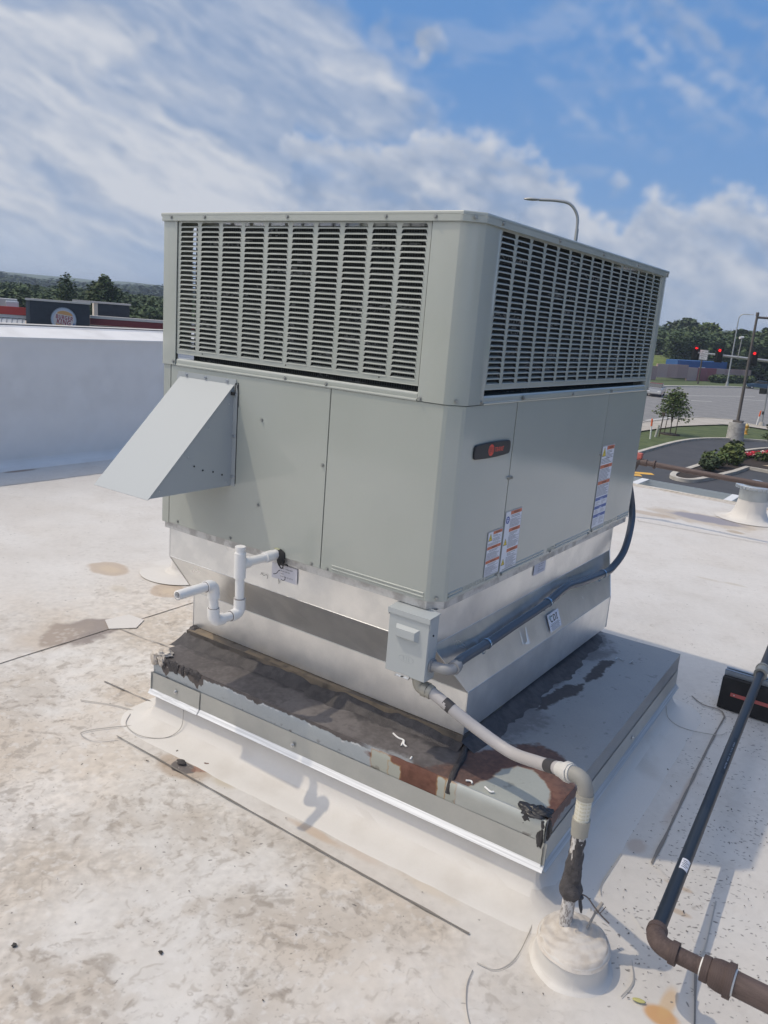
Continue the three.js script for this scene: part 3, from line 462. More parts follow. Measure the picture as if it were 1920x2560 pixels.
// fresh-air hood
{
  const hood = sub('rain_hood', unit), xl = -1.236, xr = -0.946, yt = 0.601, yb = 0.221, zt = 0.387, t = 0.0022;
  const slab = (p, q, r, s, n) => { const off = (v) => v.map((c, i) => c - n[i] * t); const P = [p, q, r, s].map(off); return merge([quad(p, q, r, s), quad(P[3], P[2], P[1], P[0]), quad(q, p, P[0], P[1]), quad(r, q, P[1], P[2]), quad(s, r, P[2], P[3]), quad(p, s, P[3], P[0])]); };
  const l = Math.hypot(yt - yb, zt), n = [0, zt / l, (yt - yb) / l];
  part('sloping_cover', slab([xl - 0.003, yb - 0.002, zt + 0.003], [xr + 0.003, yb - 0.002, zt + 0.003], [xr + 0.003, yt, 0.002], [xl - 0.003, yt, 0.002], n), M.hood, hood);
  const tri = (x, side) => { const s = new THREE.Shape(); s.moveTo(0.002, yb); s.lineTo(zt, yb); s.lineTo(0.002, yt - 0.004); s.closePath(); const h = new THREE.Path(); return new THREE.ExtrudeGeometry(s, { depth: t, bevelEnabled: false }).rotateY(-Math.PI / 2).translate(x + (side > 0 ? 0 : t), 0, 0); };
  part('side_plate', tri(xl, -1), M.hood, hood); part('side_plate', tri(xr, 1), M.hood, hood);
  part('drip_edge', [box(xr - xl, 0.008, 0.002, (xl + xr) / 2, yb + 0.002, zt - 0.006)], M.hood, hood);
  part('flange', bounds(xr + 0.0005, xr + 0.021, yb, yt + 0.004, 0.0012, 0.0034), M.hood, hood);
  part('flange', bounds(xl - 0.02, xl + 0.001, yb, yt + 0.004, 0.0012, 0.0034), M.hood, hood);
  part('flange', bounds(xl - 0.012, xr + 0.012, yt - 0.001, yt + 0.018, 0.0015, 0.0038), M.hood, hood);
  part('gasket', bounds(xr + 0.018, xr + 0.0235, yb + 0.01, yt + 0.008, 0.0011, 0.0026), M.rubber, hood);
  for (const x of [-1.2, -1.095, -0.98]) screw(hood, 'A', x, yt + 0.009, 0.004, M.screwZ);
  for (const y of [0.565, 0.41, 0.255]) screw(hood, 'A', xr + 0.0105, y, 0.0036, M.screwZ);
  part('cable_clip', [box(0.016, 0.012, 0.012, xr + 0.006, 0.568, 0.012, 0.002), tube([[xr + 0.01, 0.575, 0.006], [xr + 0.018, 0.61, 0.01], [xr + 0.024, 0.575, 0.004], [xr + 0.026, 0.52, 0.004]], 0.0016, 20, 6)], M.rubber, hood);
  const hole = new THREE.CylinderGeometry(0.0034, 0.0034, 0.001, 12).rotateZ(Math.PI / 2);
  for (const [z, y] of [[0.186, 0.314], [0.145, 0.295], [0.095, 0.284], [0.05, 0.268]]) part('drilled_hole', hole, M.black, hood, [xr + t + 0.0002, y, z]);
  const rv = new THREE.SphereGeometry(0.0032, 10, 6).scale(0.5, 1, 1);
  for (const [z, y] of [[0.34, 0.243], [0.215, 0.35], [0.12, 0.445], [0.025, 0.53], [0.03, 0.24]]) part('rivet', rv, M.screwZ, hood, [xr + t, y, z]);
}
// badge and printed labels on the painted panels
{
  const badgeTex = canvasTex(1024, 256, (c, w, h) => {
    c.fillStyle = '#262b33'; c.fillRect(0, 0, w, h);
    c.save(); c.beginPath(); c.arc(450, 128, 84, 0, 7); c.fillStyle = '#d4493c'; c.fill(); c.clip();
    c.fillStyle = '#5d2429'; for (let k = 0; k < 7; k++) c.fillRect(k % 2 ? 366 : 380, 84 + k * 15, 74 - k * 3, 6); for (let k = 0; k < 6; k++) c.fillRect(462 + k * 4, 88 + k * 15, 90, 5);
    c.fillRect(440, 100, 14, 60); c.restore();
    c.fillStyle = '#d8503f'; c.font = 'italic bold 92px sans-serif'; c.textBaseline = 'middle'; c.fillText('TRANE', 545, 132, 270);
  });
  const s = new THREE.Shape(); s.moveTo(-0.115, -0.0215); s.quadraticCurveTo(0, -0.0285, 0.115, -0.0215); s.quadraticCurveTo(0.124, -0.02, 0.1245, -0.010); s.quadraticCurveTo(0.127, 0, 0.1245, 0.010); s.quadraticCurveTo(0.124, 0.02, 0.115, 0.0215); s.quadraticCurveTo(0, 0.0285, -0.115, 0.0215); s.quadraticCurveTo(-0.124, 0.02, -0.1245, 0.010); s.quadraticCurveTo(-0.127, 0, -0.1245, -0.010); s.quadraticCurveTo(-0.124, -0.02, -0.115, -0.0215);
  const g = new THREE.ExtrudeGeometry(s, { depth: 0.004, bevelEnabled: true, bevelThickness: 0.0015, bevelSize: 0.0015, bevelSegments: 2, curveSegments: 10 });
  const badge = sub('name_badge', unit);
  part('plate', g.rotateY(Math.PI / 2).translate(0.003, 0.4875, -0.247), std({ color: lin(0.02, 0.024, 0.031), roughness: 0.4 }), badge);
  const f = new THREE.ShapeGeometry(s, 10); { const p = f.attributes.position, uv = f.attributes.uv; for (let i = 0; i < p.count; i++) uv.setXY(i, p.getX(i) / 0.25 + 0.5, p.getY(i) / 0.0625 + 0.5); }
  part('emblem', f.scale(0.985, 0.94, 1).rotateY(Math.PI / 2).translate(0.0089, 0.4875, -0.247), std({ map: badgeTex, roughness: 0.4 }), badge);

  const lines = (c, x, y0, y1, w, lh, col, ragged = 0.35) => { c.fillStyle = col; for (let y = y0; y < y1; y += lh) { let q = x; const end = x + w * (1 - ragged * rnd() * rnd() * 2); while (q < end) { const l = rr(5, 20); c.fillRect(q, y, Math.min(l, end - q), lh * 0.42); q += l + 4; } } };
  const bar = (c, x, y, w, h, col, t) => { c.fillStyle = col; c.fillRect(x, y, w, h); c.fillStyle = '#2b1a14'; c.font = `bold ${h * 0.72}px sans-serif`; c.textAlign = 'center'; c.textBaseline = 'middle'; c.fillText(t, x + w / 2, y + h * 0.54); c.textAlign = 'left'; };
  const warn = (c, x, y, w) => { c.beginPath(); c.moveTo(x + w / 2, y); c.lineTo(x + w, y + w * 0.88); c.lineTo(x, y + w * 0.88); c.closePath(); c.fillStyle = '#e3c83c'; c.fill(); c.lineWidth = 5; c.strokeStyle = '#3a3320'; c.stroke(); c.fillStyle = '#2b2618'; c.beginPath(); c.moveTo(x + w * 0.55, y + w * 0.28); c.lineTo(x + w * 0.42, y + w * 0.58); c.lineTo(x + w * 0.53, y + w * 0.56); c.lineTo(x + w * 0.46, y + w * 0.8); c.lineTo(x + w * 0.63, y + w * 0.48); c.lineTo(x + w * 0.51, y + w * 0.5); c.fill(); };
  const OR = '#c9704f', INK = '#41434d', PAPER = '#dcdde4';
  const label1 = canvasTex(400, 600, (c, w, h) => { c.fillStyle = PAPER; c.fillRect(0, 0, w, h); c.strokeStyle = INK; c.lineWidth = 3; c.strokeRect(6, 6, w - 12, h - 12);
    bar(c, 140, 10, 250, 40, OR, '⚠ WARNING'); warn(c, 20, 30, 105); lines(c, 145, 62, 92, 230, 15, INK, 0.3); lines(c, 145, 100, 150, 230, 10, INK); lines(c, 20, 156, 190, 350, 10, INK);
    bar(c, 12, 200, w - 24, 40, OR, '⚠ WARNING'); lines(c, 70, 252, 278, 260, 14, INK, 0.2); lines(c, 20, 284, 376, 355, 10, INK); bar(c, 12, 385, w - 24, 40, OR, '⚠ WARNING'); lines(c, 70, 436, 462, 260, 14, INK, 0.2); lines(c, 20, 470, 585, 355, 10, INK); });
  const label2 = canvasTex(430, 740, (c, w, h) => { c.fillStyle = PAPER; c.fillRect(0, 0, w, h); c.strokeStyle = INK; c.lineWidth = 3; c.strokeRect(5, 5, w - 10, h - 10);
    const X = 130, W = 288; bar(c, X, 10, W, 42, OR, '⚠ WARNING'); lines(c, X + 20, 64, 96, 240, 17, INK, 0.1); lines(c, X, 106, 210, W, 11, INK); bar(c, X, 222, W, 42, OR, '⚠ WARNING'); lines(c, X + 20, 276, 312, 220, 15, INK, 0.3); lines(c, X, 322, 462, W, 11, INK); bar(c, X, 474, W, 42, OR, '⚠ WARNING'); lines(c, X + 20, 528, 570, 220, 15, INK, 0.3); lines(c, X, 578, 722, W, 11, INK);
    c.fillStyle = '#3b4f96'; c.beginPath(); c.arc(68, 108, 46, 0, 7); c.fill(); c.fillStyle = '#dfe3f2'; c.fillRect(48, 84, 40, 10); c.fillRect(42, 106, 22, 14); c.fillRect(70, 104, 24, 12); c.fillRect(50, 126, 34, 8); warn(c, 22, 336, 88); warn(c, 22, 584, 84); });
  const label3 = canvasTex(400, 970, (c, w, h) => { c.fillStyle = PAPER; c.fillRect(0, 0, w, h); c.strokeStyle = INK; c.lineWidth = 3; c.strokeRect(5, 5, w - 10, h - 10);
    bar(c, 150, 10, 240, 44, OR, '⚠ DANGER'); warn(c, 18, 20, 115); lines(c, 150, 66, 150, 230, 16, INK); lines(c, 20, 152, 215, 355, 17, INK); bar(c, 10, 226, w - 20, 40, OR, '⚠ WARNING'); lines(c, 20, 276, 406, 355, 16, INK); bar(c, 10, 416, w - 20, 40, OR, '⚠ WARNING'); lines(c, 20, 466, 600, 355, 15, INK);
    for (const [y, y2] of [[610, 700], [712, 800], [812, 940]]) { c.fillStyle = '#5268a5'; c.fillRect(10, y, w - 20, 36); c.fillStyle = '#dfe3f2'; c.font = 'bold 24px sans-serif'; c.textAlign = 'center'; c.fillText('NOTICE', w / 2, y + 27); c.textAlign = 'left'; lines(c, 26, y + 48, y2 + 2, 150, 12, '#8a8d99'); lines(c, 210, y + 48, y2 + 2, 150, 12, '#8a8d99'); } });
  const sticker = (t, z0, z1, y0, y1) => part('warning_label', new THREE.BoxGeometry(z0 - z1, y1 - y0, 0.0004).rotateY(Math.PI / 2).translate(0.0034, (y0 + y1) / 2, (z0 + z1) / 2), std({ map: t, roughness: 0.5 }), unit);
  sticker(label1, -0.291, -0.4, 0.03, 0.194); sticker(label2, -0.4115, -0.545, 0.022, 0.248); sticker(label3, -1.3135, -1.47, 0.03, 0.407);
}
// ---------------------------------------------------------------- curb adapter under the unit
{
  const ad = thing('curb_adapter', 'shiny galvanized sheet metal curb adapter stepping in beneath the air conditioner', 'curb adapter');
  const T0 = [-1.31, -0.018, -1.69, -0.02], T2 = [-1.322, 0.055, -1.58, -0.168], y0 = -0.024, y1 = -0.15, y2 = -0.345, y3 = -0.505;
  const ring = (t, y) => [[t[0], y, t[3]], [t[1], y, t[3]], [t[1], y, t[2]], [t[0], y, t[2]]];
  const R0 = ring(T0, y0), R1 = ring(T0, y1), R2 = ring(T2, y2), R3 = ring(T2, y3);
  const face = (a, b, c, d) => { // subdivided so that the sheet can bow a little
    const n = 24, m = 6, P = []; const A = V(a), B = V(b), C = V(c), D = V(d), nn = B.clone().sub(A).cross(D.clone().sub(A)).normalize();
    const at = (i, j) => { const u = i / n, v = j / m, p = A.clone().lerp(B, u).lerp(D.clone().lerp(C, u), v); const e = Math.sin(Math.PI * u) * Math.sin(Math.PI * v); return p.addScaledVector(nn, 0.004 * e * (fbm(p.x * 2.1 + p.z * 2.3 + 5, p.y * 4, 2) - 0.5) * 2).toArray(); };
    for (let i = 0; i < n; i++) for (let j = 0; j < m; j++) { const p = at(i, j), q = at(i + 1, j), r = at(i + 1, j + 1), s = at(i, j + 1); P.push(...p, ...q, ...r, ...p, ...r, ...s); }
    let g = new THREE.BufferGeometry(); g.setAttribute('position', new THREE.Float32BufferAttribute(P, 3)); g.computeVertexNormals(); g = toCreasedNormals(g, 0.5); return uvm(g);
  };
  for (const [lo, hi, nm] of [[R1, R0, 'upper_band'], [R2, R1, 'sloping_band'], [R3, R2, 'lower_band']]) for (let k = 0; k < 4; k++) { const j = (k + 1) % 4; part(nm, face(lo[k], lo[j], hi[j], hi[k]), M.galv, ad); }
  // standing corner seams and hems
  for (let k = 0; k < 4; k++) part('corner_seam', [rod(R0[k], R1[k], 0.0022, 0.0022, 6), rod(R1[k], R2[k], 0.0025, 0.0025, 6), rod(R2[k], R3[k], 0.0025, 0.0025, 6)], M.galv, ad);
  for (let k = 0; k < 2; k++) part('fold', [rod(R1[k], R1[k + 1], 0.0014, 0.0014, 6), rod(R2[k], R2[k + 1], 0.0016, 0.0016, 6)], M.zinc, ad);
  part('inner_flange', bounds(-1.31, 0.045, y3 + 0.004, y3 + 0.01, -1.57, -0.178), M.galv, ad);
  // writing scratched on the upper band and chalk ticks on the lower band
  const ink = std({ color: lin(0.05, 0.05, 0.06), roughness: 0.8 });
  const scr = (pts, r = 0.0011) => tube(pts.map(([x, y]) => [x, y, -0.0172]), r, 24, 5);
  part('marker_scribble', [scr([[-0.726, -0.079], [-0.712, -0.074], [-0.70, -0.06], [-0.693, -0.058]], 0.0014), scr([[-0.668, -0.076], [-0.668, -0.087], [-0.678, -0.093], [-0.686, -0.09]], 0.0013), scr([[-0.79, -0.1], [-0.787, -0.09], [-0.781, -0.096], [-0.772, -0.098], [-0.762, -0.092], [-0.755, -0.097], [-0.757, -0.107]], 0.0007), scr([[-0.70, -0.092], [-0.692, -0.107]], 0.0006), scr([[-0.7, -0.09], [-0.698, -0.112]], 0.0006)], ink, ad);
  const tagTex = canvasTex(512, 256, (c, w, h) => { c.fillStyle = '#c9c8d0'; c.fillRect(0, 0, w, h); c.fillStyle = '#55565f'; c.font = 'bold 26px sans-serif'; c.fillText('WO#  1-1000S-0047', 190, 66, 230); c.fillText('Order: AR-1021', 185, 112, 190); c.fillText('Unit:', 185, 156); c.fillText('Drop: YHC-M1 2P713', 180, 200, 250); });
  part('paper_tag', new THREE.BoxGeometry(0.125, 0.0595, 0.0006).translate(-0.6725, -0.0635, -0.0175), std({ map: tagTex, roughness: 0.7 }), ad);
  part('paper_tag', new THREE.BoxGeometry(0.112, 0.05, 0.0006).rotateY(Math.PI / 2).translate(-0.0155, -0.052, -0.826), std({ map: tagTex, roughness: 0.7 }), ad);
  // stickers on the sloping side
  const n = V([0.195, 0.075, 0]).normalize(), up = V([-0.075, 0.195, 0]).normalize(), ax = V([0, 0, -1]);
  const onSlope = (g, z, d, turn) => { const b = new THREE.Matrix4().makeBasis(ax, up, n); g.rotateZ(turn); g.applyMatrix4(b); const o = V([-0.018, -0.15, z]).addScaledVector(up, -d).addScaledVector(n, 0.004); return g.translate(...o.toArray()); };
  const cdi = canvasTex(384, 288, (c, w, h) => { c.fillStyle = '#d6d8e0'; c.fillRect(0, 0, w, h); c.fillStyle = '#1b1d22'; c.font = 'bold 150px sans-serif'; c.fillText('CDI', 60, 150, 270); c.fillStyle = '#d6d8e0'; c.fillRect(150, 30, 7, 130); c.fillStyle = '#6c8f99'; c.beginPath(); c.arc(72, 62, 36, 0, 7); c.fill(); c.strokeStyle = '#c9d6da'; c.lineWidth = 4; for (const k of [-14, 4, 20]) { c.beginPath(); c.moveTo(44, 62 + k); c.lineTo(100, 56 + k); c.stroke(); }
    c.fillStyle = '#2b2d33'; c.fillRect(30, 196, 324, 7); c.fillRect(30, 234, 324, 5); for (const y of [176, 214, 250, 268]) for (let x = 60; x < 320; x += 26) c.fillRect(x, y, 19, 8); });
  part('sticker', onSlope(new THREE.BoxGeometry(0.115, 0.074, 0.0006), -0.921, 0.153, 0.03), std({ map: cdi, roughness: 0.45 }), ad);
  const scrap = new THREE.Shape(); [[-0.03, 0.035], [-0.026, 0.035], [-0.022, -0.012], [-0.008, -0.024], [0.01, -0.018], [0.02, 0.035], [0.027, 0.036], [0.03, -0.034], [-0.028, -0.018]].forEach(([x, y], i) => (i ? scrap.lineTo(x, y) : scrap.moveTo(x, y)));
  part('torn_sticker', onSlope(new THREE.ExtrudeGeometry(scrap, { depth: 0.0006, bevelEnabled: false }), -0.638, 0.148, 0.0), M.white, ad);
}
// wooden nailer and metal curb cap with counterflashing; the old curb sits a little askew
const CY = -0.55, CW = 1.74, CL = 1.655;
function capBase(name, label, category) { const g = thing(name, label, category, [0.463, 0, 0.024]); g.rotation.y = 0.033; return g; }
const cap = capBase('equipment_curb', 'weathered roof curb cap of tarred and rusting sheet metal with bright drip edge', 'roof curb');
// colours of the cap top, in its own metres: x 0..-CW to the left, z 0..-CL to the back
const PLATE = [[-0.276, 0.1], [-0.274, 0.027], [-0.248, -0.046], [-0.223, -0.097], [-0.226, -0.163], [-0.192, -0.216], [-0.145, -0.224], [-0.088, -0.189], [-0.058, -0.156], [-0.038, -0.09], [-0.018, -0.026], [-0.019, 0.1]];
const SMEAR = [[-0.311, -0.633], [-0.335, -0.731], [-0.322, -0.824], [-0.286, -0.953], [-0.261, -1.052], [-0.269, -1.15], [-0.256, -1.3], [-0.225, -1.33], [-0.221, -1.221], [-0.221, -1.063], [-0.215, -0.875], [-0.252, -0.773], [-0.263, -0.676]];
const TARB = [[-0.5, -0.2], [-0.396, -0.33], [-0.27, -0.358], [-0.249, -0.45], [-0.238, -0.615], [-0.325, -0.707], [-0.325, -0.917], [-0.304, -1.172], [-0.264, -1.352], [-0.265, -1.503], [-0.394, -1.717], [-0.5, -1.7]];
const RUST = [[-0.455, -0.045], [-0.398, -0.177], [-0.297, -0.282], [-0.198, -0.403], [-0.117, -0.386], [-0.008, -0.257], [0.05, -0.2], [0.05, 0.1], [-0.46, 0.1]];
const STRIP = [[-2, 0.1], [-2, -0.4], [-0.42, -0.4], [-0.38, -0.19], [-0.36, -0.10], [-0.43, -0.03], [-0.54, -0.02], [-0.68, 0.0], [-0.80, 0.1]];
function sdPoly(px, pz, P) { let d = 1e9, inside = false; for (let i = 0, j = P.length - 1; i < P.length; j = i++) { const ex = P[j][0] - P[i][0], ez = P[j][1] - P[i][1], wx = px - P[i][0], wz = pz - P[i][1], t = clamp((wx * ex + wz * ez) / (ex * ex + ez * ez)), bx = wx - ex * t, bz = wz - ez * t; d = Math.min(d, bx * bx + bz * bz); if ((P[i][1] > pz) !== (P[j][1] > pz) && px < (P[j][0] - P[i][0]) * (pz - P[i][1]) / (P[j][1] - P[i][1]) + P[i][0]) inside = !inside; } return Math.sqrt(d) * (inside ? -1 : 1); }
function capCol(x, z) {
  const n = fbm(x * 9 + 40, z * 9 + 11, 5), n2 = fbm(x * 34 + 3, z * 34 + 8, 4), n3 = fbm(x * 3.2 + 9, z * 3.2, 3), n4 = fbm(x * 90, z * 90, 3), f = vn(x * 230, z * 230);
  const wob = (n - 0.5) * 0.09 + (n2 - 0.5) * 0.05 + (n4 - 0.5) * 0.012;
  let c = mix3([0.225, 0.235, 0.245], [0.285, 0.295, 0.305], n * 0.6 + f * 0.35);           // painted sheet to the right
  const tar = mix3([0.085, 0.077, 0.078], [0.165, 0.152, 0.152], sst(0.25, 0.75, n3 * 0.45 + n2 * 0.3 + n4 * 0.25));
  const blackTar = mix3([0.04, 0.038, 0.043], [0.075, 0.07, 0.075], n2), rust = mix3([0.125, 0.058, 0.042], [0.225, 0.11, 0.075], sst(0.3, 0.7, n2 * 0.6 + n4 * 0.4)), rustDark = mix3([0.09, 0.058, 0.052], [0.15, 0.088, 0.072], sst(0.3, 0.7, n * 0.5 + n4 * 0.5));
  c = mix3(c, mix3([0.11, 0.108, 0.115], [0.20, 0.20, 0.21], n * 0.5 + n4 * 0.5), sst(0.03, -0.045, sdPoly(x, z, TARB) + wob * 1.1) * 0.9);
  c = mix3(c, mix3([0.045, 0.04, 0.043], [0.075, 0.066, 0.066], n4), sst(0.006, -0.008, sdPoly(x, z, SMEAR) + wob * 0.8) * 0.95);
  const rd = sdPoly(x, z, RUST) + wob * 0.9, pd = sdPoly(x, z, PLATE) + (n2 - 0.5) * 0.018 + (n4 - 0.5) * 0.006;
  c = mix3(c, mix3(rustDark, rust, sst(0.10, 0.0, pd + (n - 0.5) * 0.12) * sst(-0.35, -0.02, x)), sst(0.012, -0.012, rd));
  c = mix3(c, tar, sst(0.012, -0.015, sdPoly(x, z, STRIP) + wob * 0.8));
  c = mix3(c, blackTar, sst(0.04, 0, Math.abs(z + 0.20) - 0.045 + wob * 0.7) * sst(-0.36, -0.42, x));
  c = mix3(c, [0.46, 0.40, 0.31], sst(0.010, 0.003, pd) * 0.55); c = mix3(c, mix3([0.35, 0.365, 0.335], [0.43, 0.445, 0.405], n * 0.5 + f * 0.25 + n4 * 0.2), sst(0.005, -0.001, pd));
  if (n2 > 0.72) c = mix3(c, [0.05, 0.05, 0.05], 0.3 * sst(0.72, 0.8, n2));
  return c;
}
{
  const capTex = tex(1280, 1280, (u, v) => capCol((u - 1) * CW, -(1 - v) * CL), { repeat: false });
  const n = 90, P = [], U = []; // slightly dished top sheet
  const hgt = (x, z) => CY + 0.0045 * (fbm(x * 4 + 8, z * 4, 3) - 0.5) + 0.008 * sst(-0.25, -0.5, x) * (fbm(x * 22, z * 22, 3) - 0.35) - 0.004 * sst(0.06, 0, Math.min(-x, -z));
  for (let i = 0; i < n; i++) for (let j = 0; j < n; j++) { const q = (a, b) => { const x = -CW + CW * a / n, z = -CL + CL * b / n; return [x, hgt(x, z), z]; }; const a = q(i, j + 1), b = q(i + 1, j + 1), c = q(i + 1, j), d = q(i, j); P.push(...a, ...b, ...c, ...a, ...c, ...d); for (const w of [a, b, c, a, c, d]) U.push(w[0] / CW + 1, w[2] / CL + 1); }
  let g = new THREE.BufferGeometry(); g.setAttribute('position', new THREE.Float32BufferAttribute(P, 3)); g.setAttribute('uv', new THREE.Float32BufferAttribute(U, 2)); g.computeVertexNormals(); g = toCreasedNormals(g, 1);
  const capRough = tex(320, 320, (u, v) => { const c = capCol((u - 1) * CW, -(1 - v) * CL), l = (c[0] + c[2]) / 2; const r = l > 0.2 ? 0.42 : 0.68; return [r, r, r]; }, { srgb: false, repeat: false });
  part('top_sheet', g, std({ map: capTex, roughnessMap: capRough, roughness: 1, metalness: 0.12 }), cap);
  // front fold: sheet with torn tar edge and rust, painted on the metal
  const foldCol = (x, d) => { const q = fbm(x * 14 + 3, d * 30 + 4, 5), q2 = fbm(x * 46, d * 60, 4), f = vn(x * 260, d * 260), edge = 0.006 + 0.075 * Math.pow(fbm(x * 3.3 + 2, 0.5, 3), 4) + 0.03 * Math.pow(fbm(x * 24, 4, 4), 2.5) + 0.012 * fbm(x * 80, 9, 3);
    let c = mix3([0.33, 0.37, 0.405], [0.42, 0.455, 0.475], q * 0.6 + f * 0.3);
    const tarEdge = sst(0.002, -0.002, d - edge * (x < -1.45 ? 2.0 : 0.75)) * sst(-0.62, -0.7, x); c = mix3(c, mix3([0.07, 0.062, 0.063], [0.135, 0.118, 0.113], q2), tarEdge);
    c = mix3(c, [0.62, 0.62, 0.63], sst(0.004, 0.001, Math.abs(d - edge * 0.8 - 0.003)) * sst(0.5, 0.65, q2) * sst(-0.62, -0.7, x) * 0.7);
    const ru = sst(-0.66, -0.60, x + (q - 0.5) * 0.25) * sst(-0.30, -0.34, x + (q - 0.5) * 0.06), rc = mix3([0.10, 0.042, 0.03], [0.21, 0.10, 0.072], q2); c = mix3(c, rc, ru);
    for (const [cx, w, d1] of [[-0.60, 0.035, 0.012], [-0.545, 0.02, 0.03], [-0.362, 0.012, 0.012], [-0.327, 0.016, 0.01]]) { const e = Math.max(Math.abs(x - cx) - w, d1 - d) + (q2 - 0.5) * 0.012; c = mix3(c, [0.42, 0.27, 0.14], sst(0.01, 0.002, e) * 0.7); c = mix3(c, [0.40, 0.42, 0.375], sst(0.004, 0, e)); }
    c = mix3(c, mix3([0.40, 0.42, 0.40], [0.50, 0.52, 0.50], q), sst(-0.31, -0.30, x)); c = mix3(c, [0.10, 0.07, 0.06], sst(0.66, 0.74, q2) * sst(0.05, 0.08, d) * 0.6);
    return c; };
  const foldTex = tex(2048, 128, (u, v) => foldCol((u - 1) * CW, (1 - v) * 0.09), { repeat: false });
  const prof = [[-0.006, CY], [-0.001, CY - 0.003], [0.003, CY - 0.012], [0.005, CY - 0.03], [0.004, CY - 0.055], [0.001, CY - 0.088]];
  { const Q = [], W = [], m = 60; const pt = (k, i) => { const x = -CW + CW * i / m, e = 0.003 * (fbm(x * 6, k, 2) - 0.5) + (x > -0.33 ? 0.006 * Math.sin(Math.min(1, k / 5) * Math.PI) : 0); return [x, prof[k][1] - (k === 0 ? 0.004 : 0), prof[k][0] + e, x / CW + 1, 1 - (CY - prof[k][1]) / 0.09]; };
    for (let k = 0; k + 1 < prof.length; k++) for (let i = 0; i < m; i++) { const a = pt(k + 1, i), b = pt(k + 1, i + 1), c = pt(k, i + 1), d = pt(k, i); for (const w of [a, b, c, a, c, d]) { Q.push(w[0], w[1], w[2]); W.push(w[3], w[4]); } }
    let fg = new THREE.BufferGeometry(); fg.setAttribute('position', new THREE.Float32BufferAttribute(Q, 3)); fg.setAttribute('uv', new THREE.Float32BufferAttribute(W, 2)); fg.computeVertexNormals(); fg = toCreasedNormals(fg, 0.9);
    part('front_fold', fg, std({ map: foldTex, roughness: 0.42, metalness: 0.35 }), cap); }
  const sideMat = std({ map: tex(1024, 64, (u, v) => { const z = -u * CL, q = fbm(z * 16, v * 3, 4), q2 = fbm(z * 50, v * 6 + 3, 3); let c = mix3([0.25, 0.265, 0.28], [0.32, 0.335, 0.345], q); const ru = sst(-0.30, -0.24, z + (q - 0.5) * 0.1) * sst(0, -0.02, z) * sst(0.35, 0.5, v + (q2 - 0.5) * 0.5); return mix3(c, mix3([0.10, 0.042, 0.03], [0.18, 0.085, 0.06], q2), ru); }, { repeat: false }), roughness: 0.4, metalness: 0.4 });
  const sf = ribbon([[0.002, 0.0], [0.002, -CL]], CY - 0.085, CY - 0.001, 0.002); { const uv = sf.attributes.uv; for (let i = 0; i < uv.count; i++) uv.setXY(i, uv.getX(i) / CL, (uv.getY(i) - CY + 0.085) / 0.085); }
  part('side_fold', sf, sideMat, cap);
  part('side_fold', [ribbon([[-CW - 0.002, -CL], [-CW - 0.002, 0]], CY - 0.085, CY - 0.002, 0.002), ribbon([[0, -CL - 0.002], [-CW, -CL - 0.002]], CY - 0.085, CY - 0.002, 0.002)], std({ color: lin(0.3, 0.32, 0.33), roughness: 0.45, metalness: 0.4 }), cap);
  // counterflashing pieces with kicked-out hem
  const cf = std({ map: mottle([0.40, 0.415, 0.405], [0.49, 0.50, 0.48], 6, 0.3, 0.7, 0.2), roughness: 0.36, metalness: 0.55 }), hem = std({ map: mottle([0.48, 0.49, 0.50], [0.70, 0.71, 0.72], 9), roughness: 0.34, metalness: 0.6 });
  const strip = (a, b, out, lift, nm) => { // a, b plan points; out = outward unit vector
    const p = (q, o, y) => [q[0] + out[0] * o, y, q[1] + out[1] * o];
    const pr = [[0.004 + lift, CY - 0.078], [0.006 + lift, CY - 0.152]], hm = [[0.006 + lift, CY - 0.152], [0.021 + lift, CY - 0.170], [0.015 + lift, CY - 0.172]];
    const mk = (L) => merge(L.slice(1).map((q, k) => quad(p(a, q[0], q[1]), p(b, q[0], q[1]), p(b, L[k][0], L[k][1]), p(a, L[k][0], L[k][1]))));
    const gr = sub(nm, cap); part('flat', uvm(mk(pr)), cf, gr); part('drip_hem', mk(hm), hem, gr);
    part('back', uvm(mk([[0.002 + lift, CY - 0.09], [0.003 + lift, CY - 0.16]])), cf, gr); };
  strip([-CW - 0.012, 0], [-CW + 0.275, 0], [0, 1], 0.0035, 'counterflashing');
  strip([-CW + 0.235, 0], [0.012, 0], [0, 1], 0, 'counterflashing');
  strip([0, 0.012], [0, -CL], [1, 0], 0, 'counterflashing'); strip([-CW, -CL], [-CW, 0.012], [-1, 0], 0, 'counterflashing'); strip([0.0, -CL], [-CW, -CL], [0, -1], 0, 'counterflashing');
  const bolt = merge([new THREE.CylinderGeometry(0.0095, 0.0095, 0.0015, 16).rotateX(Math.PI / 2), new THREE.CylinderGeometry(0.0055, 0.0058, 0.006, 6).rotateX(Math.PI / 2).translate(0, 0, 0.003)]);
  for (const [x, y] of [[-1.60, -0.668], [-0.98, -0.672]]) part('bolt', bolt, M.screwZ, cap, [x, y, 0.0115]);
  for (const z of [-0.33, -0.92]) { const b = part('bolt', bolt, M.screwZ, cap, [0.0085, -0.67, z]); b.rotation.y = Math.PI / 2; }
  // screws and wire scraps left on the sheet
  // wood nailer strip under the adapter
  const woodTex = tex(1024, 64, (u, v) => { const q = fbm(u * 7, v * 40, 4), q2 = fbm(u * 26, v * 150, 4); return mix3(mix3([0.12, 0.105, 0.092], [0.235, 0.185, 0.13], sst(0.4, 0.7, q)), [0.05, 0.045, 0.045], sst(0.5, 0.75, q2) * 0.7 + 0); });
  const wood = std({ map: woodTex, roughness: 0.85 });
  const nail = bounds(-1.765, -0.40, CY - 0.01, -0.508, -1.56, -0.2);
  part('wood_nailer', uvm(nail, 0.7), wood, cap);
}
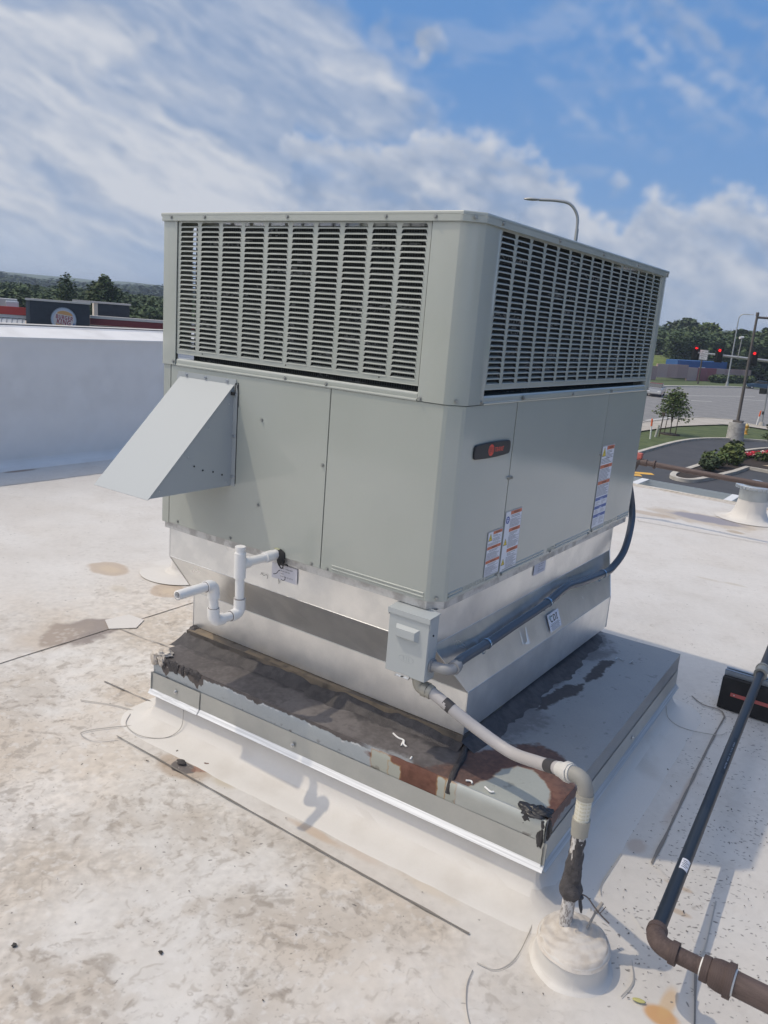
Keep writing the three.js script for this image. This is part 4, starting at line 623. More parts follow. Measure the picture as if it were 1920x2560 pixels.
// roofing cement lumps: real relief where it was trowelled on
function lump(rx, ry, rz, seedv, rough = 0.35, seg = 28) {
  const g = new THREE.SphereGeometry(1, seg, Math.round(seg * 0.7)), p = g.attributes.position;
  for (let i = 0; i < p.count; i++) { const x = p.getX(i), y = p.getY(i), z = p.getZ(i), d = 1 + rough * (fbm3(x * 1.7 + seedv, y * 1.7, z * 1.7 + seedv, 3) - 0.5) * 2 + rough * 0.5 * (fbm3(x * 5 + seedv, y * 5, z * 5, 3) - 0.5); p.setXYZ(i, x * rx * d, y * ry * d, z * rz * d); }
  g.computeVertexNormals(); return uvm(g, 2);
}
{
  // bead of tar along the foot of the adapter, front and side
  const bead = (a, b, n, w, h, sv) => { const P = [], m = 6; const A = V(a), B = V(b), dir = B.clone().sub(A).normalize(), out = new THREE.Vector3(0, 1, 0).cross(dir);
    const pt = (i, k) => { const t = i / n, p = A.clone().lerp(B, t), s = t * A.distanceTo(B), ww = w * (0.5 + 1.1 * fbm(s * 9 + sv, 2, 4)), hh = h * (0.4 + 1.2 * fbm(s * 12 + sv, 7, 4)), q = k / m; return p.addScaledVector(out, ww * q).add(V([0, hh * Math.pow(1 - q, 1.6) + 0.006 * (fbm(s * 40, q * 6 + sv, 3) - 0.4) * (1 - q) - 0.003 * q, 0])).toArray(); };
    for (let i = 0; i < n; i++) for (let k = 0; k < m; k++) { const a1 = pt(i, k), b1 = pt(i + 1, k), c1 = pt(i + 1, k + 1), d1 = pt(i, k + 1); P.push(...a1, ...b1, ...c1, ...a1, ...c1, ...d1); }
    let g = new THREE.BufferGeometry(); g.setAttribute('position', new THREE.Float32BufferAttribute(P, 3)); g.computeVertexNormals(); g = toCreasedNormals(g, 1.3); return uvm(g, 2); };
  part('tar_bead', bead([-0.395, CY, -0.2], [-1.775, CY, -0.2], 220, 0.07, 0.026, 3), M.tar, cap);
  part('tar_bead', bead([-0.40, CY, -1.58], [-0.40, CY, -0.19], 200, 0.085, 0.03, 11), M.tar, cap);
  part('tar_ridge', tube([[-0.385, CY + 0.004, -0.2], [-0.36, CY + 0.006, -0.13], [-0.35, CY + 0.003, -0.07], [-0.335, CY - 0.004, -0.01], [-0.335, CY - 0.05, 0.004]], 0.011, 40, 8), M.tar, cap);
  part('tar_lump', merge([lump(0.042, 0.013, 0.022, 3, 0.8, 40).translate(-0.052, CY + 0.001, -0.012), lump(0.03, 0.016, 0.03, 12, 0.8, 36).translate(-0.026, CY - 0.002, -0.03), lump(0.012, 0.05, 0.008, 8, 0.6, 30).translate(-0.012, CY - 0.055, 0.004), lump(0.009, 0.035, 0.012, 5, 0.6, 30).translate(0.003, CY - 0.045, -0.018), lump(0.02, 0.022, 0.008, 15, 0.7, 30).translate(-0.055, CY - 0.016, 0.003)]), std({ color: lin(0.03, 0.03, 0.034), roughness: 0.35 }), cap);
  const dr = []; for (let k = 0; k < 11; k++) { const x = -1.71 + k * 0.023 + rr(-0.012, 0.012), hh = rr(0.010, 0.034) * (k > 7 ? 0.6 : 1); dr.push(lump(rr(0.010, 0.026), hh, 0.006, k * 3.1, 0.75, 22).rotateZ(rr(-0.4, 0.4)).translate(x, CY - hh * 0.8, 0.003)); }
  part('tar_drips', merge([...dr]), M.tar, cap);
  part('tar_lump', merge([lump(0.03, 0.035, 0.03, 14).translate(-1.755, CY + 0.02, -0.235), lump(0.02, 0.03, 0.02, 17).translate(-1.75, CY + 0.005, -0.21)]), M.tar, cap);
  part('sealant_lump', merge([lump(0.036, 0.016, 0.03, 31, 0.9, 36).translate(-CW + 0.03, CY + 0.006, -0.02), lump(0.022, 0.024, 0.012, 37, 0.9, 30).translate(-CW + 0.012, CY - 0.018, 0.004), lump(0.02, 0.018, 0.028, 41, 0.9, 30).translate(-CW - 0.004, CY - 0.006, -0.03), lump(0.018, 0.02, 0.01, 47, 0.9, 30).translate(-CW + 0.05, CY - 0.012, 0.004)]), M.mastic, cap);
  // white paint spatters that stand on the sheet
  const sp = [[[-0.63, CY + 0.004, -0.115], [-0.60, CY + 0.005, -0.10], [-0.575, CY + 0.005, -0.098], [-0.56, CY + 0.005, -0.075], [-0.545, CY + 0.004, -0.07]], [[-0.575, CY + 0.005, -0.098], [-0.562, CY + 0.004, -0.06]], [[-0.50, CY + 0.001, -0.03], [-0.495, CY, -0.012]], [[-0.29, CY + 0.003, -0.022], [-0.275, CY + 0.003, -0.03], [-0.265, CY + 0.003, -0.02]], [[-0.225, CY + 0.003, -0.03], [-0.2, CY + 0.003, -0.018], [-0.19, CY + 0.003, -0.024]]];
  part('paint_spatter', sp.map((q) => tube(q, 0.0032, 16, 6)), M.white, cap);
  // cut ends of wire and a screw on the far sheet
  const dot = (x, z, r = 0.004) => new THREE.SphereGeometry(r, 8, 6).translate(x, CY + 0.003, z);
  solo('wire_offcut', tube([[0.2, CY + 0.004, -1.32], [0.205, CY + 0.004, -1.345], [0.235, CY + 0.004, -1.335]], 0.002, 12, 6), M.zinc, 'short bent offcut of bright wire lying on the blue grey curb cap', 'wire');
  solo('loose_screw', merge([rod([0.268, CY + 0.005, -1.35], [0.262, CY + 0.004, -1.325], 0.0022, 0.001, 8), rod([0.268, CY + 0.005, -1.35], [0.2685, CY + 0.005, -1.352], 0.005, 0.005, 10)]), M.zinc, 'loose screw lying on the curb cap near the wire offcut', 'screw');
}
// white membrane turned up round the curb
{
  const base = capBase('curb_flashing', 'white roofing membrane flaring from the curb skirt down to the roof', 'roof flashing');
  const sec = [[-0.012, -0.675], [-0.006, -0.73], [0.002, -0.765], [0.014, -0.792], [0.032, -0.812], [0.058, -0.825], [0.095, -0.8345], [0.13, -0.839], [0.165, -0.852]];
  const loop = (o) => { const r = 0.02 + Math.max(0, o), L = []; const cs = [[-0.02, -0.02, 0], [-0.02, -CL + 0.02, 1], [-CW + 0.02, -CL + 0.02, 2], [-CW + 0.02, -0.02, 3]]; cs.forEach(([cx, cz, q]) => { for (let k = 0; k <= 8; k++) { const a = Math.PI / 2 - q * Math.PI / 2 - k * Math.PI / 16; L.push([cx + Math.cos(a) * r, cz + Math.sin(a) * r]); } }); return L; };
  const dense = (L) => { const out = []; for (let i = 0; i < L.length; i++) { const a = L[i], b = L[(i + 1) % L.length], n = Math.max(1, Math.round(Math.hypot(b[0] - a[0], b[1] - a[1]) / 0.06)); for (let k = 0; k < n; k++) out.push([mix(a[0], b[0], k / n), mix(a[1], b[1], k / n)]); } return out; };
  const ref = loop(0.03), cnt = ref.map((a, i) => { const b = ref[(i + 1) % ref.length]; return Math.max(1, Math.round(Math.hypot(b[0] - a[0], b[1] - a[1]) / 0.06)); });
  const rings = sec.map(([o, y]) => { const L = loop(o), out = []; L.forEach((a, i) => { const b = L[(i + 1) % L.length]; for (let k = 0; k < cnt[i]; k++) { const x = mix(a[0], b[0], k / cnt[i]), z = mix(a[1], b[1], k / cnt[i]); out.push([x, y + 0.004 * (fbm(x * 5 + 3, z * 5 + o * 20, 3) - 0.5) * (y < -0.7 && y > -0.83 ? 2 : 0.4), z]); } }); return out; });
  const P = [], N = rings[0].length; for (let s = 0; s + 1 < rings.length; s++) for (let i = 0; i < N; i++) { const j = (i + 1) % N, a = rings[s][i], b = rings[s][j], c = rings[s + 1][j], d = rings[s + 1][i]; P.push(...a, ...c, ...b, ...a, ...d, ...c); }
  let g = new THREE.BufferGeometry(); g.setAttribute('position', new THREE.Float32BufferAttribute(P, 3)); g.computeVertexNormals(); g = toCreasedNormals(g, 1.2);
  part('skirt', uvm(g), M.membrane, base);
  // welded corner patches and their rims
  const patchRim = (pts) => tube(pts, 0.0015, 40, 6);
  const onRing = (s, x, z) => [x, sec[s][1] + 0.003, z];
  part('patch_rim', patchRim([[-CW + 0.19, -0.725, 0.01], [-CW + 0.20, -0.80, 0.035], [-CW + 0.17, -0.832, 0.09], [-CW + 0.08, -0.834, 0.14], [-CW - 0.03, -0.834, 0.12], [-CW - 0.09, -0.834, 0.05]]), M.seamThin, base);
  part('patch_rim', patchRim([[0.004, -0.74, -CL + 0.16], [0.03, -0.806, -CL + 0.17], [0.11, -0.833, -CL + 0.165], [0.24, -0.834, -CL + 0.12], [0.27, -0.834, -CL + 0.06]]), M.seamThin, base);
}
// ---------------------------------------------------------------- condensate trap
{
  const t = thing('drain_trap', 'white plastic condensate drain trap with capped tee projecting from the unit', 'drain pipe'), X = -0.698, r = 0.0162, R = 0.0208;
  const p = (y, z) => [X, y, z];
  part('threaded_adapter', [rod(p(0.008, 0.0), p(0.008, 0.03), R * 0.95, R * 0.95, 8), rod(p(0.008, 0.03), p(0.008, 0.066), R, R, 24)], M.pvc, t);
  part('pipe', rod(p(0.008, 0.06), p(0.009, 0.15), r, r, 24), M.pvc, t);
  part('tee', [rod(p(-0.041, 0.187), p(0.05, 0.189), R, R, 28), rod(p(0.009, 0.189), p(0.009, 0.146), R, R * 0.97, 28), rod(p(0.05, 0.189), p(0.053, 0.189), R * 0.96, R * 0.9, 28)], M.pvc, t);
  part('plug', [rod(p(0.05, 0.189), p(0.064, 0.189), r * 1.02, r * 1.02, 24), rod(p(0.064, 0.189), p(0.0745, 0.189), 0.0192, 0.0192, 8)], M.pvc, t);
  part('pipe', rod(p(-0.03, 0.187), p(-0.13, 0.184), r, r, 24), M.pvc, t);
  part('elbow', [rod(p(-0.118, 0.184), p(-0.148, 0.183), R, R, 28), bend(p(-0.146, 0.183), p(-0.174, 0.182), p(-0.174, 0.212), R), rod(p(-0.174, 0.21), p(-0.1735, 0.226), R, R, 28), new THREE.SphereGeometry(R * 0.98, 18, 12).translate(X, -0.165, 0.189)], M.pvc, t);
  part('pipe', rod(p(-0.1735, 0.222), p(-0.1725, 0.275), r, r, 24), M.pvc, t);
  part('elbow', [rod(p(-0.1725, 0.262), p(-0.172, 0.28), R, R, 28), bend(p(-0.172, 0.278), p(-0.172, 0.306), p(-0.142, 0.306), R), rod(p(-0.144, 0.306), p(-0.122, 0.3065), R, R, 28), new THREE.SphereGeometry(R * 0.98, 18, 12).translate(X, -0.163, 0.298)], M.pvc, t);
  part('pipe', rod(p(-0.13, 0.306), p(-0.07, 0.308), r, r, 24), M.pvc, t);
  part('elbow', [rod(p(-0.085, 0.3075), p(-0.066, 0.308), R, R, 28), bend(p(-0.068, 0.308), p(-0.038, 0.309), p(-0.037, 0.335), R), rod(p(-0.037, 0.333), p(-0.037, 0.346), R, R, 28), new THREE.SphereGeometry(R * 0.98, 18, 12).translate(X, -0.047, 0.315)], M.pvc, t);
  { const sh = [[0.0118, 0.466], [0.0162, 0.466], [0.0162, 0.34], [0.0118, 0.34]].map(([a, b]) => new THREE.Vector2(a, b)); sh.push(sh[0].clone());
    part('outlet_pipe', new THREE.LatheGeometry(sh, 28).rotateX(Math.PI / 2).translate(X, -0.037, 0), M.pvc, t); part('pipe_bore', rod(p(-0.037, 0.36), p(-0.037, 0.39), 0.0119, 0.0119, 20), M.pvcIn, t); }
  part('joint_line', [new THREE.TorusGeometry(R + 0.0002, 0.0006, 5, 30).rotateX(Math.PI / 2).translate(X, -0.1185, 0.184), new THREE.TorusGeometry(r + 0.0009, 0.0013, 5, 30).rotateX(Math.PI / 2).translate(X, -0.1182, 0.184), new THREE.TorusGeometry(r + 0.0009, 0.0013, 5, 30).rotateX(Math.PI / 2).translate(X, -0.1222, 0.3065), new THREE.TorusGeometry(r + 0.0009, 0.0011, 5, 30).translate(X, -0.0375, 0.346), new THREE.TorusGeometry(r + 0.0009, 0.0011, 5, 30).translate(X, -0.1735, 0.227)], std({ color: lin(0.12, 0.10, 0.10), roughness: 0.9 }), t);
  const pd = part('pipe_dope', lump(0.015, 0.004, 0.004, 5, 0.6, 12), std({ color: lin(0.40, 0.41, 0.27), roughness: 0.8 }), t, [X + 0.004, 0.029, 0.003]);
  part('rubber_grommet', [lump(0.022, 0.03, 0.008, 9, 0.4, 16).translate(X + 0.022, 0.0, 0.004), tube([[X + 0.03, -0.016, 0.006], [X + 0.042, -0.022, 0.012], [X + 0.055, -0.016, 0.01], [X + 0.06, -0.022, 0.004]], 0.003, 16, 6), new THREE.TorusGeometry(0.008, 0.0022, 6, 16).translate(X + 0.03, -0.03, 0.006)], M.rubber, t);
}
// ---------------------------------------------------------------- disconnect box
{
  const b = thing('disconnect_box', 'grey metal electrical disconnect box with raised square on its cover', 'electrical box');
  const x0 = -0.158, x1 = -0.001, y0 = -0.255, z0 = -0.019, z1 = 0.036;
  part('enclosure', bounds(x0, x1, y0, -0.034, z0, z1, 0.003), M.disc, b);
  part('cover', bounds(x0 + 0.002, x1 - 0.001, y0 + 0.001, -0.04, z1 - 0.001, z1 + 0.004, 0.0015), M.disc, b);
  const hood = new THREE.Shape(); [[z0, -0.0285], [z1 + 0.0085, -0.034], [z1 + 0.0085, -0.052], [z1 + 0.0065, -0.052], [z1 + 0.0065, -0.037], [z0, -0.033]].forEach(([z, y], i) => (i ? hood.lineTo(z, y) : hood.moveTo(z, y)));
  part('hinged_lid', new THREE.ExtrudeGeometry(hood, { depth: x1 - x0 + 0.006, bevelEnabled: false }).rotateY(-Math.PI / 2).translate(x1 + 0.003, 0, 0), M.disc, b);
  part('lid_side', [bounds(x1 + 0.001, x1 + 0.003, -0.075, -0.034, z1 - 0.02, z1 + 0.004), bounds(x0 - 0.003, x0 - 0.001, -0.06, -0.034, z1 - 0.02, z1 + 0.004)], M.disc, b);
  { const s = (k, z) => [[-0.126 + k, -0.127 + k, z], [-0.036 - k, -0.127 + k, z], [-0.036 - k, -0.082 - k, z], [-0.126 + k, -0.082 - k, z]]; const A = s(0, z1 + 0.004), B = s(0.009, z1 + 0.020); part('embossed_square', merge([quad(B[0], B[1], B[2], B[3]), ...[0, 1, 2, 3].map((k) => quad(A[k], A[(k + 1) % 4], B[(k + 1) % 4], B[k]))]), M.disc, b); }
  part('hasp', [bounds(-0.112, -0.06, -0.262, -0.259, z1 - 0.006, z1 + 0.012), bounds(-0.112, -0.06, -0.262, -0.25, z1 + 0.0042, z1 + 0.0055)], M.screwZ, b);
  part('hasp_hole', rod([-0.086, -0.2588, z1 + 0.006], [-0.086, -0.2583, z1 + 0.006], 0.005, 0.005, 12), M.black, b);
  part('knockout_screw', rod([x1 - 0.001, -0.098, 0.012], [x1 + 0.003, -0.098, 0.012], 0.0032, 0.003, 10), M.black, b);
  part('embossed_mark', [new THREE.TorusGeometry(0.022, 0.0006, 4, 30).scale(1.3, 0.55, 0.5).translate(-0.078, -0.195, z1 + 0.0042), ...[-0.088, -0.078, -0.068].map((x) => bounds(x - 0.001, x + 0.001, -0.203, -0.187, z1 + 0.004, z1 + 0.0046))], M.disc, b);
}
// liquid-tight conduit along the sloping band
{
  const c = thing('electrical_conduit', 'dark blue grey flexible conduit strapped along the sloping metal side', 'conduit');
  const cam = [1.1872, 0.8839, 2.0987], sh = ([x, y, z], X) => { const k = (cam[0] - X) / (cam[0] - x); return [X, cam[1] + (y - cam[1]) * k, cam[2] + (z - cam[2]) * k]; };
  const q = [[0.07, -0.182, -0.07, 0.062], [0.07, -0.180, -0.238, 0.034], [0.07, -0.172, -0.418, 0.032], [0.07, -0.161, -0.72, 0.032], [0.07, -0.143, -0.86, 0.026], [0.07, -0.139, -0.95, 0.025], [0.07, -0.155, -1.086, 0.03], [0.07, -0.178, -1.356, 0.036], [0.07, -0.178, -1.48, 0.04]].map(([x, y, z, X]) => sh([x, y, z], X));
  const path = [[0.066, -0.196, -0.035], ...q, sh([0.07, -0.125, -1.629], 0.045), sh([0.07, -0.017, -1.679], 0.015), sh([0.07, 0.087, -1.654], -0.012), [-0.045, 0.2, -1.885], [-0.09, 0.33, -1.89]];
  part('conduit', tube(path, 0.0172, 140, 18), M.liquid, c);
  part('elbow_fitting', [rod([0.0, -0.203, 0.004], [0.006, -0.203, 0.004], 0.024, 0.024, 10), rod([0.004, -0.203, 0.004], [0.03, -0.203, 0.004], 0.0175, 0.0175, 22), bend([0.028, -0.203, 0.004], [0.066, -0.203, 0.006], [0.068, -0.199, -0.022], 0.0175), rod([0.068, -0.199, -0.018], [0.067, -0.197, -0.036], 0.0225, 0.0225, 22), rod([0.067, -0.197, -0.036], [0.0665, -0.1965, -0.048], 0.0208, 0.0208, 8)], M.condGray, c);
  const curve = new THREE.CatmullRomCurve3(path.map(V), false, 'catmullrom', 0.5), blue = std({ color: lin(0.30, 0.42, 0.55), metalness: 0.9, roughness: 0.25 });
  for (const z of [-0.315, -0.845, -1.475]) {
    let best = 0, bd = 9; for (let k = 0; k <= 400; k++) { const d = Math.abs(curve.getPointAt(k / 400).z - z); if (d < bd) { bd = d; best = k / 400; } }
    const o = curve.getPointAt(best), tg = curve.getTangentAt(best); const g = new THREE.TorusGeometry(0.0188, 0.0014, 6, 26); g.scale(1, 1, 5.2); g.applyQuaternion(new THREE.Quaternion().setFromUnitVectors(new THREE.Vector3(0, 0, 1), tg)); g.translate(o.x, o.y, o.z);
    const s = sub('strap', c); part('band', g, blue, s); const f = V([-0.018, -0.15, o.z]), up = V([-0.075, 0.195, 0]).normalize(), n = V([0.195, 0.075, 0]).normalize(), dd = (-0.15 - o.y) / up.y + 0.034; const foot = f.clone().addScaledVector(up, -dd).addScaledVector(n, 0.005);
    part('foot', box(0.004, 0.022, 0.014, 0, 0, 0).rotateZ(0.37).translate(foot.x, foot.y, foot.z), blue, s); part('screw', rod(foot.clone().addScaledVector(n, 0.001).addScaledVector(up, -0.004).toArray(), foot.clone().addScaledVector(n, 0.008).addScaledVector(up, -0.004).toArray(), 0.0048, 0.0042, 6), M.screwZ, s);
  }
  part('cable_tie_tail', rod([0.043, -0.258, -1.21], [0.05, -0.268, -1.218], 0.0012, 0.0012, 6), M.white, c);
}
// grey flexible conduit from the box down to the stub-up through the roof
{
  const c = thing('flexible_feeder_conduit', 'pale grey flexible conduit curving from the electrical box to the rusty cap corner', 'conduit');
  const path = [[-0.005, -0.292, 0.004], [0.035, -0.303, 0.006], [0.09, -0.323, 0.008], [0.19, -0.366, -0.003], [0.31, -0.390, 0.008], [0.43, -0.345, 0.078], [0.505, -0.308, 0.128], [0.545, -0.292, 0.152]];
  part('conduit', tube(path, 0.0192, 110, 20), M.flexGray, c);
  part('box_connector', [rod([-0.04, -0.25, 0.008], [-0.042, -0.268, 0.008], 0.024, 0.024, 8), bend([-0.042, -0.262, 0.008], [-0.045, -0.294, 0.006], [-0.018, -0.295, 0.004], 0.0205), rod([-0.022, -0.293, 0.004], [-0.004, -0.294, 0.004], 0.0262, 0.0262, 8), rod([-0.004, -0.294, 0.004], [0.012, -0.297, 0.004], 0.0238, 0.0232, 24)], M.castGray, c);
  part('tape_wrap', tube([[0.062, -0.312, 0.007], [0.078, -0.318, 0.0075], [0.092, -0.3237, 0.008]], 0.0201, 10, 20), M.tape, c);
  part('tape_wrap', tube([[0.47, -0.325, 0.105], [0.488, -0.316, 0.117], [0.503, -0.309, 0.127]], 0.0202, 10, 20), M.tape, c);
  part('gland_nut', [rod([0.538, -0.295, 0.148], [0.556, -0.29, 0.156], 0.0285, 0.0285, 8), rod([0.556, -0.29, 0.156], [0.562, -0.288, 0.158], 0.0245, 0.0245, 22), rod([0.516, -0.304, 0.135], [0.54, -0.295, 0.149], 0.0215, 0.022, 22)], M.pvcOld, c);
  part('elbow', bend([0.56, -0.289, 0.157], [0.606, -0.276, 0.166], [0.606, -0.334, 0.163], 0.0215), std({ color: lin(0.27, 0.265, 0.245), roughness: 0.6 }), c);
  part('reducing_collar', rod([0.606, -0.328, 0.163], [0.606, -0.342, 0.163], 0.0243, 0.0243, 22), M.castGray, c); part('coupling', [rod([0.606, -0.406, 0.162], [0.606, -0.43, 0.162], 0.0248, 0.0248, 22), rod([0.606, -0.43, 0.162], [0.606, -0.455, 0.162], 0.0246, 0.0246, 8)], M.castGray, c);
  part('nipple', rod([0.606, -0.34, 0.163], [0.606, -0.41, 0.162], 0.0212, 0.0212, 22), std({ map: rep(mottle([0.50, 0.46, 0.32], [0.66, 0.65, 0.58], 5, 0.35, 0.6, 0.2, 256), 6), roughness: 0.5 }), c);
  part('riser', rod([0.606, -0.45, 0.162], [0.606, -0.80, 0.16], 0.0185, 0.0185, 22), std({ map: rep(mottle([0.22, 0.20, 0.185], [0.62, 0.60, 0.58], 9, 0.4, 0.55, 0.25, 256), 5), roughness: 0.7 }), c);
  // tape and tar round the riser
  { const g = new THREE.CylinderGeometry(1, 1, 0.215, 26, 40, true), p = g.attributes.position; for (let i = 0; i < p.count; i++) { const y = p.getY(i), t = y / 0.215 + 0.5, a = Math.atan2(p.getZ(i), p.getX(i)); const fat = mix(0.0265, 0.0192, sst(0.15, 0.85, t)) + 0.006 * sst(0.30, 0.12, t) * sst(0.0, 0.12, t) + 0.005 * (fbm(a * 2.2 + 5, y * 40, 4) - 0.5) * 2; const cut = sst(0.86, 1, t) * (Math.cos(a - 2.2) < 0.2 ? 0.0045 : 0) + sst(0.07, 0, t) * 0.006; p.setXYZ(i, Math.cos(a) * (fat - cut), y, Math.sin(a) * (fat - cut)); } g.computeVertexNormals(); part('tar_wrap', uvm(g, 3).translate(0.606, -0.552, 0.161), M.tar, c); }
  part('tape_tail', [lump(0.004, 0.026, 0.009, 4, 0.3, 12).rotateZ(0.3).translate(0.640, -0.665, 0.161), lump(0.014, 0.008, 0.012, 6, 0.3, 12).translate(0.631, -0.643, 0.161)], M.tape, c);
  part('twine', tube([[0.628, -0.636, 0.158], [0.65, -0.645, 0.145], [0.672, -0.672, 0.135], [0.69, -0.69, 0.13], [0.715, -0.712, 0.12]], 0.0022, 26, 6), std({ color: lin(0.16, 0.13, 0.11), roughness: 0.9 }), c);
  part('twine', tube([[0.688, -0.688, 0.131], [0.696, -0.672, 0.128], [0.70, -0.662, 0.126]], 0.0014, 10, 6), std({ color: lin(0.12, 0.10, 0.09), roughness: 0.9 }), c);
}
// sealed pitch pocket round the stub-up
{
  const k = thing('pitch_pocket', 'round white pitch pocket filled with trowelled sealant around the conduit riser', 'pitch pocket', [0.64, 0, 0.172]); k.rotation.y = 0.43; k.scale.z = 1.12;
  const sec = [[0.094, -0.768], [0.099, -0.773], [0.1, -0.782], [0.101, -0.81], [0.1015, -0.822], [0.104, -0.832], [0.109, -0.838], [0.118, -0.844], [0.126, -0.852]];
  const g = new THREE.LatheGeometry(sec.map(([a, b]) => new THREE.Vector2(a, b)), 64); { const p = g.attributes.position; for (let i = 0; i < p.count; i++) { const x = p.getX(i), z = p.getZ(i), y = p.getY(i), r = Math.hypot(x, z), a = Math.atan2(z, x), d = 1 + (r > 0.11 ? 0.1 : 0.03) * (fbm(a * 1.5 + 4, y * 20, 3) - 0.5); p.setX(i, x * d); p.setZ(i, z * d); } g.computeVertexNormals(); }
  part('collar', uvm(g, 3), M.membrane, k);
  const top = new THREE.CircleGeometry(0.103, 72, 0, Math.PI * 2); let tg = new THREE.RingGeometry(0.0001, 0.1035, 72, 26).rotateX(-Math.PI / 2); { const p = tg.attributes.position; for (let i = 0; i < p.count; i++) { const x = p.getX(i), z = p.getZ(i), r = Math.hypot(x, z), a = Math.atan2(z, x), rr2 = Math.hypot(x + 0.016, z + 0.032); const sw = Math.sin(rr2 * 260 + a * 2 + 5 * fbm(x * 20, z * 20, 2)); const d = 1 + 0.05 * (fbm(a * 2 + 9, 3, 3) - 0.5) * sst(0.07, 0.1, r); p.setXYZ(i, x * d, -0.768 + 0.02 * (1 - Math.min(1, r * r * 95)) + 0.012 * sst(0.05, 0.0, rr2) + 0.0014 * sw * sst(0.01, 0.04, rr2) + 0.0035 * (fbm(x * 20 + 3, z * 20, 3) - 0.5) - 0.012 * sst(0.09, 0.1035, r), z * d); } tg.computeVertexNormals(); }
  part('sealant', uvm(tg, 3), M.mastic, k);
  part('wire_stub', [rod([0.032, -0.757, -0.02], [0.056, -0.718, -0.05], 0.0035, 0.0035, 8), rod([0.056, -0.718, -0.05], [0.075, -0.698, -0.07], 0.006, 0.005, 8)], std({ color: lin(0.3, 0.28, 0.26), roughness: 0.8 }), k);
}
